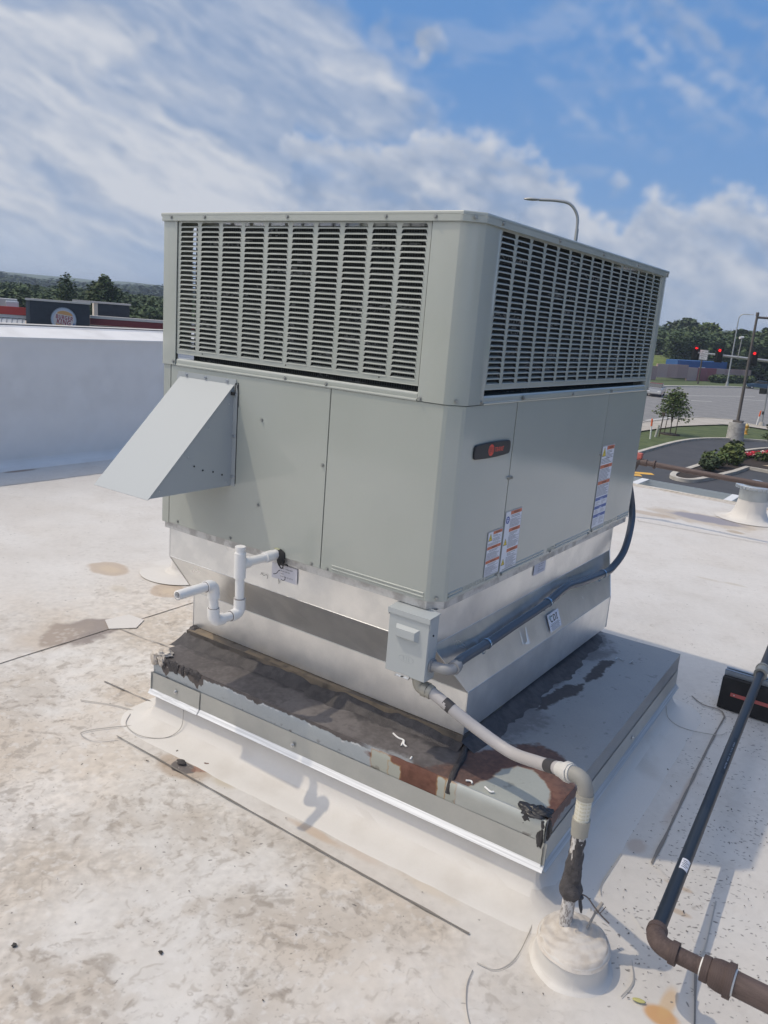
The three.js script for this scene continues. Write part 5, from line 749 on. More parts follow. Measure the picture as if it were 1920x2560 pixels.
// gas pipe beside the unit on its rubber block
{
  const p = thing('gas_pipe', 'black gas pipe turning through a brown elbow into a thicker brown pipe', 'pipe'), y = -0.64;
  const E = [0.85, y, 0.2];
  const dirn = V([0.727 - 0.85, 0, -1.94 - 0.2]).normalize(), at = (s) => V(E).addScaledVector(dirn, s).toArray();
  part('black_pipe', rod(at(0.045), at(2.13), 0.0195, 0.0195, 24), M.pipeBlack, p);
  part('black_pipe', rod(at(2.16), at(4.6), 0.0195, 0.0195, 24), std({ color: lin(0.05, 0.05, 0.055), roughness: 0.55 }), p);
  part('coupling', [rod(at(2.10), at(2.185), 0.0275, 0.0275, 20), rod(at(2.098), at(2.112), 0.031, 0.031, 20), rod(at(2.172), at(2.188), 0.031, 0.031, 20)], M.castGray, p);
  const e1 = at(0.05), e2 = [0.905, y, 0.2];
  part('elbow', [bend(e1, E, e2, 0.0255, 22), rod(at(0.058), at(0.04), 0.0268, 0.0268, 22), rod([0.897, y, 0.2], [0.915, y, 0.2], 0.030, 0.030, 22)], M.pipeBrown, p);
  part('brown_nipple', rod([0.91, y, 0.2], [0.985, y, 0.2], 0.0212, 0.0212, 22), M.pipeBrown, p);
  part('reducer', [rod([0.975, y, 0.2], [0.993, y, 0.2], 0.0325, 0.0325, 22), ...[[0.99, 0.028, 1.0, 0.035], [1.0, 0.035, 1.015, 0.0385], [1.015, 0.0385, 1.035, 0.039]].map(([a, ra, b, rb]) => rod([a, y, 0.2], [b, y, 0.2], ra, rb, 24)), rod([1.033, y, 0.2], [1.05, y, 0.2], 0.0435, 0.0435, 24)], M.pipeBrown, p);
  part('thread_seal', [rod([1.05, y, 0.2], [1.054, y, 0.2], 0.0325, 0.0325, 20), rod([0.971, y, 0.2], [0.976, y, 0.2], 0.0235, 0.0235, 20)], M.white, p);
  part('main_pipe', rod([1.052, y, 0.2], [2.6, y, 0.2], 0.0305, 0.0305, 24), M.pipeBrown, p);
  const mk = canvasTex(96, 640, (c, w, h) => { c.fillStyle = '#20262e'; c.fillRect(0, 0, w, h); c.translate(48, 320); c.rotate(-Math.PI / 2); c.fillStyle = '#8f99a8'; c.textAlign = 'center'; c.textBaseline = 'middle'; c.font = 'bold 44px monospace'; c.fillText('ASTM A53 1-1/4 USA', 0, 0, 620); });
  const lab = canvasTex(128, 96, (c, w, h) => { c.fillStyle = '#c9cbd4'; c.fillRect(0, 0, w, h); c.fillStyle = '#4d525e'; for (let k = 0; k < 5; k++) c.fillRect(20 + (k % 2) * 10, 16 + k * 14, 60 + (k * 17) % 30, 6); });
  const wrap = (s0, s1, r, a0, a1, t, nm) => { const g = new THREE.CylinderGeometry(r, r, s1 - s0, 10, 1, true, a0, a1 - a0); g.applyQuaternion(new THREE.Quaternion().setFromUnitVectors(new THREE.Vector3(0, 1, 0), dirn)); g.translate(...at((s0 + s1) / 2)); part(nm, g, std({ map: t, roughness: 0.5 }), p); };
  wrap(0.33, 0.385, 0.0199, -0.3, 1.1, lab, 'paper_label'); wrap(0.98, 1.30, 0.0198, 0.1, 0.9, mk, 'stencilled_print');
  const b = thing('pipe_support_block', 'black rubber pipe support block with red reflective stripe and metal channel', 'pipe support');
  const bx = (x0, x1, yy0, yy1, z0, z1, r = 0) => bounds(x0, x1, yy0, yy1, z0, z1, r);
  part('rubber_block', new THREE.ExtrudeGeometry((() => { const s = new THREE.Shape(); s.moveTo(-0.075, RY); s.lineTo(0.075, RY); s.lineTo(0.052, -0.694); s.lineTo(-0.052, -0.694); s.closePath(); return s; })(), { depth: 0.34, bevelEnabled: true, bevelThickness: 0.004, bevelSize: 0.003, bevelSegments: 2 }).rotateY(Math.PI / 2).translate(0.579, 0.003, -1.912), std({ map: mottle([0.012, 0.012, 0.014], [0.022, 0.022, 0.024], 20), roughness: 0.8 }), b);
  part('reflective_stripe', new THREE.BoxGeometry(0.31, 0.017, 0.0012).rotateX(-0.155).translate(0.78, -0.762, -1.8445), std({ color: lin(0.42, 0.10, 0.09), roughness: 0.45 }), b);
  part('stripe_rivet', new THREE.SphereGeometry(0.0035, 8, 6).translate(0.642, -0.7615, -1.8432), M.zinc, b);
  part('strut_channel', [bx(0.575, 0.93, -0.69, -0.687, -1.933, -1.891), bx(0.575, 0.93, -0.69, -0.66, -1.893, -1.8895), bx(0.575, 0.93, -0.69, -0.66, -1.9345, -1.931), bx(0.575, 0.93, -0.663, -0.6605, -1.902, -1.8895), bx(0.575, 0.93, -0.663, -0.6605, -1.9345, -1.922)], std({ color: lin(0.38, 0.43, 0.49), metalness: 0.75, roughness: 0.4 }), b);
}
// parapet along the left edge of the roof
{
  const w = thing('parapet_wall', 'low parapet wall sheathed in pale membrane with a white coping', 'parapet');
  const memb = std({ map: mottle([0.66, 0.65, 0.635], [0.73, 0.72, 0.705], 5, 0.2, 0.7, 0.1), roughness: 0.6, bumpMap: T.wavy, bumpScale: 0.01 });
  part('membrane_face', uvm(bounds(-6.35, -6.1, -0.9, 0.418, -7.4, 6)), memb, w);
  part('lap_strip', uvm(bounds(-6.1, -6.094, 0.318, 0.42, -7.4, 6)), memb, w);
  const s = new THREE.Shape(); [[-6.08, 0.408], [-6.08, 0.424], [-6.40, 0.500], [-6.42, 0.515], [-6.60, 0.522], [-6.60, 0.40], [-6.56, 0.40]].forEach(([x, y], i) => (i ? s.lineTo(x, y) : s.moveTo(x, y)));
  part('coping', uvm(new THREE.ExtrudeGeometry(s, { depth: 13.4, bevelEnabled: false }).translate(0, 0, -7.4)), std({ map: mottle([0.62, 0.61, 0.60], [0.74, 0.735, 0.73], 4, 0.2, 0.6, 0.12), roughness: 0.5 }), w);
  part('coping_cap', uvm(bounds(-6.62, -6.44, 0.5215, 0.53, -7.4, 6, 0.003)), std({ map: mottle([0.46, 0.43, 0.39], [0.60, 0.58, 0.55], 6), roughness: 0.6 }), w);
  part('cove', (() => { const q = new THREE.Shape(); q.moveTo(-6.1, RY - 0.01); q.lineTo(-6.0, RY - 0.005); q.quadraticCurveTo(-6.09, RY + 0.004, -6.1, RY + 0.09); q.closePath(); return uvm(new THREE.ExtrudeGeometry(q, { depth: 13.4, bevelEnabled: false, curveSegments: 6 }).translate(0, 0, -7.4)); })(), memb, w);
}
// small vent stack behind the curb
{
  const v = thing('vent_stack', 'short white plumbing vent stack flashed to the roof behind the curb', 'vent pipe', [-2.66, 0, -1.28]);
  part('pipe_boot', uvm(new THREE.LatheGeometry([[0.062, -0.56], [0.066, -0.57], [0.07, -0.70], [0.076, -0.80], [0.09, -0.826], [0.12, -0.834]].map(([a, b]) => new THREE.Vector2(a, b)), 36)), M.membrane, v);
  part('flange', uvm(new THREE.LatheGeometry([[0.1, -0.833], [0.27, -0.8345], [0.275, -0.838]].map(([a, b]) => new THREE.Vector2(a, b)), 48)), M.membrane, v);
}
// mushroom vent by the gutter
{
  const v = thing('roof_vent', 'galvanized mushroom roof vent on a white membrane base near the gutter', 'roof vent', [-0.205, 0, -6.62]);
  part('membrane_base', uvm((() => { const g = new THREE.LatheGeometry([[0.135, -0.60], [0.138, -0.65], [0.145, -0.74], [0.17, -0.80], [0.22, -0.832], [0.30, -0.838]].map(([a, b]) => new THREE.Vector2(a, b)), 40), p = g.attributes.position; for (let i = 0; i < p.count; i++) { const x = p.getX(i), z = p.getZ(i), y = p.getY(i), a = Math.atan2(z, x), d = 1 + 0.16 * sst(-0.6, -0.82, y) * Math.pow(Math.max(0, -Math.cos(a - 0.3)), 2) + 0.06 * (fbm(a * 2 + 5, y * 6, 3) - 0.5); p.setX(i, x * d); p.setZ(i, z * d); } g.computeVertexNormals(); return g; })()), M.membrane, v);
  part('collar', uvm(new THREE.CylinderGeometry(0.139, 0.139, 0.125, 36).translate(0, -0.568, 0)), std({ map: T.galv, color: lin(0.5, 0.53, 0.54), metalness: 0.35, roughness: 0.5 }), v);
  part('cap_skirt', new THREE.LatheGeometry([[0.135, -0.522], [0.165, -0.512], [0.185, -0.485], [0.183, -0.48], [0.09, -0.476]].map(([a, b]) => new THREE.Vector2(a, b)), 36), std({ color: lin(0.52, 0.57, 0.62), metalness: 0.6, roughness: 0.4 }), v);
  const rib = box(0.028, 0.028, 0.006); for (let k = 0; k < 26; k++) { const a = k / 26 * Math.PI * 2, m = part('cap_rib', rib, std({ color: lin(0.50, 0.55, 0.6), metalness: 0.6, roughness: 0.4 }), v, [Math.cos(a) * 0.172, -0.502, Math.sin(a) * 0.172]); m.rotation.y = -a; }
  part('dome', new THREE.SphereGeometry(0.12, 28, 10, 0, 6.3, 0, 1.35).scale(1, 0.42, 1).translate(0, -0.478, 0), std({ color: lin(0.55, 0.60, 0.64), metalness: 0.6, roughness: 0.4 }), v);
}
// brown gas main crossing behind, with its valve
{
  const g = thing('gas_main', 'long rusty brown gas main on a stand across the far roof', 'pipe'), z = -5.6;
  part('main_pipe', rod([-1.06, -0.285, z], [1.9, -0.338, z], 0.026, 0.026, 18), M.pipeBrown, g);
  part('union', [rod([-1.09, -0.284, z], [-1.03, -0.285, z], 0.034, 0.034, 12), rod([-0.965, -0.287, z], [-0.95, -0.287, z], 0.042, 0.042, 12)], M.pipeBrown, g);
  part('valve_body', [lump(0.05, 0.035, 0.035, 3, 0.2, 16).translate(-1.12, -0.283, z), rod([-1.12, -0.29, z], [-1.17, -0.42, z], 0.024, 0.024, 14), rod([-1.17, -0.42, z], [-1.18, -0.84, z], 0.022, 0.022, 14)], std({ color: lin(0.06, 0.05, 0.05), roughness: 0.7 }), g);
  part('valve_bonnet', [box(0.075, 0.055, 0.05, -1.12, -0.225, z, 0.008), rod([-1.12, -0.26, z], [-1.12, -0.25, z], 0.03, 0.03, 12)], std({ color: lin(0.42, 0.11, 0.09), roughness: 0.6 }), g);
  part('stand', [rod([1.3, -0.355, z], [1.3, -0.84, z], 0.018, 0.018, 12), rod([-0.9, -0.84, z], [-0.9, -0.83, z], 0.06, 0.06, 12)].slice(0, 1), M.pipeBrown, g);
}
// ---------------------------------------------------------------- the street behind
const G = -6.5;
const flat = (pts, y) => { const s = new THREE.Shape(); pts.forEach(([x, z], i) => (i ? s.lineTo(x, -z) : s.moveTo(x, -z))); const g = new THREE.ShapeGeometry(s, 8).rotateX(-Math.PI / 2).translate(0, y, 0); return uvm(g, 0.25); };
const smooth = (pts, n = 6) => new THREE.CatmullRomCurve3(pts.map(([x, z]) => new THREE.Vector3(x, 0, z)), false, 'centripetal').getPoints(pts.length * n).map((p) => [p.x, p.z]);
{
  const g = new THREE.PlaneGeometry(5200, 5200, 130, 130).rotateX(-Math.PI / 2).translate(-200, G, -200), p = g.attributes.position;
  const d0 = (x, z) => { const dx = x, dz = z, dist = Math.hypot(dx, dz), az = Math.atan2(-dx, -dz); return [dist, az]; };
  for (let i = 0; i < p.count; i++) { const [d, az] = d0(p.getX(i), p.getZ(i)); p.setY(i, G + sst(700, 2200, d) * (26 + 26 * fbm(az * 9 + 3, d / 900, 3))); }
  g.computeVertexNormals(); struct('ground', uvm(g, 0.25), std({ map: T.grass, roughness: 0.95 }));
  const near = [[-20.5, -20], [-20.3, -60], ...smooth([[-20.2, -69.3], [-19.6, -75], [-18.2, -81.3], [-15.9, -83.2], [-13.8, -81.2], [-11, -80]]), [40, -73]];
  struct('road', flat([...near, [90, -90], [90, -190], [-10, -178], [-28.5, -156.2], [-31.4, -151], [-36.1, -131.7], [-41, -105], [-50, -20]], G + 0.012), std({ map: T.road, roughness: 0.85 }));
  struct('pavement', flat([...near.slice(1), [40, -71.5], [-11, -78.2], [-13.6, -78.9], [-15.2, -77.6], [-16.2, -74.7], [-17.5, -70.1], [-18.2, -62.8], [-18.6, -50]], G + 0.10), std({ map: T.concrete, roughness: 0.85 }));
  const lot = smooth([[-14.2, -30], [-14.25, -49.4], [-14.27, -53.3], [-14.15, -59], [-13.57, -62.7], [-12.15, -65.7], [-10.3, -67.5], [-6, -70.5]]);
  struct('driveway', flat([...lot, [30, -74], [40, -20], [20, -7.9], [-40, -7.9], [-40, -12], [-14.2, -14]], G + 0.02), std({ map: T.asphalt, roughness: 0.8 }));
  const kerb = (path, w, h, nm, mat = M.kerb) => { const A = ribbon(path, G, G + h, w); return struct(nm, uvm(A, 0.5), mat); };
  M.kerb = std({ map: mottle([0.40, 0.375, 0.33], [0.52, 0.495, 0.45], 8), roughness: 0.85 });
  kerb(lot.map(([x, z]) => [x - 0.06, z]), 0.3, 0.16, 'kerb', M.kerb); kerb(near.slice(1), 0.2, 0.15, 'kerb', M.kerb);
  struct('far_kerb', uvm(ribbon([[-28.5, -156.2], [-31.4, -151], [-36.1, -131.7], [-41, -105]], G, G + 0.18, 0.9), 0.5), M.kerb);
  // painted markings
  const paint = std({ color: lin(0.62, 0.62, 0.6), roughness: 0.8 }), yellow = std({ color: lin(0.66, 0.38, 0.07), roughness: 0.8 });
  const stripe = (x0, z0, x1, z1, w, m, nm) => { const L = Math.hypot(x1 - x0, z1 - z0), nx = -(z1 - z0) / L * w / 2, nz = (x1 - x0) / L * w / 2; struct(nm, flat([[x0 + nx, z0 + nz], [x1 + nx, z1 + nz], [x1 - nx, z1 - nz], [x0 - nx, z0 - nz]], G + 0.026), m); };
  stripe(-26.5, -104, -23.5, -108, 0.3, paint, 'lane_marking'); stripe(-22, -120, -19.5, -123, 0.3, paint, 'lane_marking'); stripe(-20.9, -72, -20.2, -79, 0.25, paint, 'lane_marking'); stripe(-29, -112, -22.5, -131, 0.22, paint, 'lane_marking'); 
  for (const k of [0, 1]) { stripe(-12.6 + k * 0.35, -41.0 - k * 1.1, -11.6 + k * 0.3, -41.6 - k * 1.15, 0.6, yellow, 'pavement_arrow'); }
}
// planting island beside the driveway
const leafMat = (a, b, tr = 0.25) => phy({ color: lin(...a), roughness: 0.85, vertexColors: true, side: THREE.DoubleSide });
const LEAF = { dark: leafMat([0.045, 0.078, 0.028]), mid: leafMat([0.068, 0.112, 0.036]), light: leafMat([0.085, 0.13, 0.04]), blue: leafMat([0.045, 0.075, 0.038]), red: leafMat([0.45, 0.03, 0.06]), white: leafMat([0.7, 0.68, 0.68]) };
function leaves(list, cx, cy, cz, rx, ry, rz, n, size, hollow = 0.35) { // leaf-sized faces through a lobed volume
  for (let i = 0; i < n; i++) {
    const a = rr(0, 6.283), u = rr(-1, 1), r = Math.pow(rr(hollow, 1), 0.6), s = Math.sqrt(1 - u * u), lob = 0.72 + 0.55 * fbm3(Math.cos(a) * s * 1.6 + cx, u * 1.6 + cz, Math.sin(a) * s * 1.6, 2);
    const x = cx + Math.cos(a) * s * rx * r * lob, y = cy + u * ry * r * lob, z = cz + Math.sin(a) * s * rz * r * lob, k = size * rr(0.6, 1.4);
    const ax = rr(0, 6.28), ti = rr(-0.9, 0.9), c = Math.cos(ax), d = Math.sin(ax), e = Math.cos(ti), f = Math.sin(ti);
    const U = [c * k, f * k * 0.6, d * k], W = [-d * k * 0.45, e * k * 0.5, c * k * 0.45];
    list.push(x - U[0], y - U[1], z - U[2], x + W[0], y + W[1], z + W[2], x + U[0], y + U[1], z + U[2], x - U[0], y - U[1], z - U[2], x + U[0], y + U[1], z + U[2], x - W[0], y - W[1], z - W[2]);
  }
}
const leafGeo = (list) => { const g = new THREE.BufferGeometry(); g.setAttribute('position', new THREE.Float32BufferAttribute(list, 3)); g.setAttribute('uv', new THREE.Float32BufferAttribute(new Float32Array(list.length / 3 * 2), 2)); g.computeVertexNormals(); const col = new Float32Array(list.length); for (let i = 0; i < list.length / 18; i++) { const k = 0.65 + 0.75 * rnd(), w = rnd() * 0.3; for (let j = 0; j < 6; j++) { col[i * 18 + j * 3] = k * (1 + w); col[i * 18 + j * 3 + 1] = k; col[i * 18 + j * 3 + 2] = k * (1 - w * 0.5); } } g.setAttribute('color', new THREE.BufferAttribute(col, 3)); return g; };
const bark = std({ map: mottle([0.055, 0.045, 0.035], [0.11, 0.09, 0.07], 14), roughness: 0.95 });
function tree(name, label, x, z, h, w, mat, opt = {}) {
  const y0 = opt.y ?? G, t = thing(name, label, 'tree', [x, y0, z], opt.group), th = h * (opt.trunk ?? 0.35), r = opt.r ?? h * 0.022, br = [rod([0, -0.1, 0], [0.02 * h * 0.3, th, 0], r, r * 0.7, 8)], L = [];
  const lobes = opt.lobes ?? 7;
  for (let k = 0; k < lobes; k++) { const a = k * 2.4 + rr(0, 0.8), f = (k + 0.6) / lobes, rad = w * 0.5 * (opt.cone ? 1 - f * 0.8 : Math.sin(Math.PI * (0.2 + 0.7 * f))) * rr(0.45, 0.8), cy = th * 0.85 + (h - th) * mix(0.12, 0.88, f); const px = Math.cos(a) * rad, pz = Math.sin(a) * rad; br.push(rod([0, th * rr(0.55, 0.95), 0], [px * 0.8, cy, pz * 0.8], r * 0.42, r * 0.14, 6)); leaves(L, px, cy, pz, w * rr(0.22, 0.32), h * rr(0.10, 0.16), w * rr(0.22, 0.32), opt.n ?? 260, opt.leaf ?? w * 0.045, 0.15); }
  br.push(rod([0, th * 0.9, 0], [0, h * 0.86, 0], r * 0.6, r * 0.12, 6)); leaves(L, 0, h * 0.93, 0, w * 0.16, h * 0.09, w * 0.16, Math.round((opt.n ?? 260) * 0.5), opt.leaf ?? w * 0.045, 0.1);
  part('trunk', br, bark, t); part('crown', leafGeo(L), mat, t); return t;
}
{
  const soil = std({ map: T.soil, roughness: 0.98 });
  const isl = smooth([[-8.6, -45.4], [-8.9, -43.6], [-9.35, -42.2], [-9.85, -42.3], [-10.2, -43.6], [-10.1, -46], [-10.0, -49], [-10.1, -53.5], [-9.8, -57.3], [-8.7, -62.4], [-7, -65.5]]);
  const rim = [[-6.2, -50.6], [-8.05, -50.9], [-8.25, -48], ...isl];
  struct('planting_bed', flat([...rim, [2, -66], [2, -50.6]], G + 0.14), soil); struct('kerb', uvm(ribbon(rim, G, G + 0.2, 0.32), 0.5), M.kerb);
  struct('walkway', flat([[-7.4, -52.6], [2, -50.2], [2, -53.6], [-5.4, -55.2]], G + 0.16), std({ map: mottle([0.42, 0.33, 0.23], [0.5, 0.4, 0.29], 8), roughness: 0.9 }));
  const bush = (x, z, w, h, m, label, n = 700) => { const t = thing('shrub', label, 'shrub', [x, G + 0.14, z], 'shrubs in the planting island'), L = []; for (let k = 0; k < 5; k++) leaves(L, rr(-0.3, 0.3) * w, h * rr(0.35, 0.65), rr(-0.3, 0.3) * w, w * 0.36, h * 0.38, w * 0.36, n / 5, 0.13, 0.2); part('foliage', leafGeo(L), m, t); const st = []; for (let k = 0; k < 6; k++) st.push(rod([0, -0.1, 0], [rr(-0.3, 0.3) * w, h * 0.6, rr(-0.3, 0.3) * w], 0.03, 0.012, 5)); part('stems', st, bark, t); };
  bush(-9.25, -46.4, 1.3, 0.95, LEAF.blue, 'small grey green shrub at the tip of the planting island'); bush(-9.3, -48.6, 1.4, 1.1, LEAF.mid, 'middle shrub of the row in the planting island'); bush(-9.15, -51.2, 1.6, 1.3, LEAF.light, 'bright green rounded shrub next to the dark mulch', 900); bush(-9.35, -53.8, 1.2, 1.3, LEAF.dark, 'dark shrub at the end of the row by the kerb');
  const fl = thing('flower_bed', 'patch of red and white bedding flowers in the dark mulch', 'flowers', [0, 0, 0]), A = [], B = [], C = []; for (let i = 0; i < 420; i++) { const f = rnd(), x = mix(-9.1, -7.6, f) + rr(-0.35, 0.35), z = mix(-54.6, -60, f) + rr(-0.5, 0.5); leaves(rnd() < 0.86 ? A : B, x, G + 0.38, z, 0.05, 0.05, 0.05, 2, 0.09); leaves(C, x, G + 0.25, z, 0.1, 0.09, 0.1, 2, 0.08); }
  part('red_blooms', leafGeo(A), LEAF.red, fl); part('white_blooms', leafGeo(B), LEAF.white, fl); part('flower_leaves', leafGeo(C), LEAF.mid, fl);
  const low = thing('low_hedge', 'low leafy green ground hedge beside the red flowers', 'hedge'), D = []; for (let k = 0; k < 14; k++) leaves(D, -7.9 + k * 0.35, G + 0.42, -54.8 - (k % 3) * 0.7, 0.5, 0.36, 0.6, 90, 0.12); part('foliage', leafGeo(D), LEAF.mid, low);
  tree('ornamental_tree', 'small ornamental tree standing in the planting island by the driveway', -8.0, -60.4, 2.6, 1.9, LEAF.dark, { n: 130, leaf: 0.09, lobes: 6, trunk: 0.3 });
}
// young street tree with stakes
{
  const t = tree('young_tree', 'young staked tree on the lawn beside the road', -16.3, -63.6, 3.75, 2.9, LEAF.mid, { n: 85, leaf: 0.10, lobes: 20, trunk: 0.40, r: 0.045, cone: true });
  part('stake', rod([-0.42, 0, 0.1], [-0.36, 1.35, 0.05], 0.035, 0.03, 6), bark, t); part('stake', rod([0.4, 0, -0.1], [0.45, 1.55, -0.1], 0.035, 0.03, 6), bark, t);
  part('mulch_ring', new THREE.CylinderGeometry(0.75, 0.85, 0.08, 20).translate(0, 0.03, 0), std({ map: T.soil, roughness: 1 }), t);
}
// marker posts, hydrant, sign post
{
  const post = (x, z, label, lean = 0.06) => { const m = thing('marker_post', label, 'marker post', [x, G, z], 'utility marker posts'); m.rotation.z = lean; part('white_tube', rod([0, 0, 0], [0, 1.0, 0], 0.055, 0.055, 12), M.white, m); part('orange_cap', [rod([0, 0.98, 0], [0, 1.48, 0], 0.07, 0.066, 12), new THREE.SphereGeometry(0.066, 12, 8).translate(0, 1.48, 0)], std({ color: lin(0.75, 0.15, 0.05), roughness: 0.6 }), m); };
  post(-16.38, -58.7, 'orange topped white marker post on the lawn near the staked tree', 0.05); post(-13.05, -81.0, 'orange topped white marker post beside the crossing signal pole', -0.12);
  const u = thing('utility_pedestal', 'short pale utility pedestal leaning on the lawn by the marker post', 'pedestal', [-16.52, G, -60.5]); part('tube', rod([0, 0, 0], [0.14, 0.95, 0], 0.1, 0.085, 12), std({ color: lin(0.42, 0.42, 0.38), roughness: 0.8 }), u);
  const mb = thing('small_sign_post', 'thin weathered post with a small box on top beside the pedestal', 'post', [-16.4, G, -61.0]); part('stem', rod([0, 0, 0], [0.1, 1.7, 0], 0.045, 0.045, 8), bark, mb); part('box', box(0.24, 0.26, 0.14, 0.1, 1.78, 0, 0.02), bark, mb);
  const h = thing('fire_hydrant', 'orange and yellow fire hydrant on the lawn past the lamp base', 'hydrant', [-12.26, G, -72.2]); const hy = std({ color: lin(0.62, 0.33, 0.05), roughness: 0.55 }), hc = std({ color: lin(0.6, 0.48, 0.22), roughness: 0.55 });
  part('barrel', uvm(new THREE.LatheGeometry([[0.2, 0], [0.2, 0.08], [0.13, 0.1], [0.13, 0.62], [0.18, 0.64], [0.18, 0.7], [0.15, 0.74]].map(([a, b]) => new THREE.Vector2(a, b)), 18)), hy, h); part('bonnet', [new THREE.SphereGeometry(0.155, 16, 8, 0, 6.3, 0, 1.57).translate(0, 0.74, 0), rod([0, 0.88, 0], [0, 0.96, 0], 0.04, 0.035, 6)], hc, h); part('nozzle', [rod([-0.24, 0.5, 0], [0.24, 0.5, 0], 0.065, 0.065, 10), rod([0, 0.42, 0], [0.02, 0.42, 0.24], 0.085, 0.085, 10)], hc, h);
}
// lamps
const poleMat = std({ color: lin(0.14, 0.125, 0.115), roughness: 0.6, metalness: 0.3 }), steel = std({ color: lin(0.42, 0.43, 0.43), roughness: 0.45, metalness: 0.6 });
{
  const l = thing('parking_lamp', 'dark parking lot lamp pole on a round concrete base', 'lamp post', [-11.95, G, -66.4]);
  part('concrete_base', uvm(new THREE.CylinderGeometry(0.62, 0.66, 1.45, 24).translate(0, 0.7, 0)), std({ map: mottle([0.34, 0.33, 0.32], [0.50, 0.49, 0.47], 7), roughness: 0.9 }), l);
  part('base_plate', box(0.7, 0.16, 0.7, 0.05, 1.5, 0), poleMat, l); part('pole', [rod([0, 1.5, 0], [0, 9.85, 0], 0.13, 0.09, 12), rod([0, 9.7, 0], [0, 9.98, 0], 0.12, 0.12, 8)], poleMat, l); part('arm', [rod([0, 9.6, 0], [1.6, 9.62, -0.8], 0.09, 0.09, 8)], poleMat, l); part('luminaire', box(0.95, 0.16, 0.5, 2.0, 9.62, -1.0, 0.04), poleMat, l);
  const cobra = (label, x, z, h, dx, dz, r) => { const c = thing('street_lamp', label, 'street lamp', [x, G, z], 'curved arm street lamps'), L = Math.hypot(dx, dz); part('base', [rod([0, 0, 0], [0, 0.8, 0], r * 2.2, r * 1.6, 12)], steel, c); part('pole', [rod([0, 0, 0], [0, h - 1.2, 0], r, r * 0.72, 12), tube([[0, h - 1.25, 0], [dx * 0.03, h - 0.6, dz * 0.03], [dx * 0.18, h - 0.12, dz * 0.18], [dx * 0.42, h, dz * 0.42], [dx * 0.75, h, dz * 0.75]], r * 0.62, 30, 8)], steel, c); part('luminaire', (() => { const g = lump(0.42, 0.07, 0.16, 2, 0.08, 16); g.rotateY(-Math.atan2(dz, dx)); return g.translate(dx * 0.88, h, dz * 0.88); })(), steel, c); };
  cobra('tall street lamp with a curved arm rising behind the air conditioner', -14.67, -35.6, 13.35, -2.3, 1.15, 0.115);
  cobra('tall street lamp with a curved arm beyond the road by the wall', -31.9, -154.8, 12.9, 2.3, -0.6, 0.14);
}
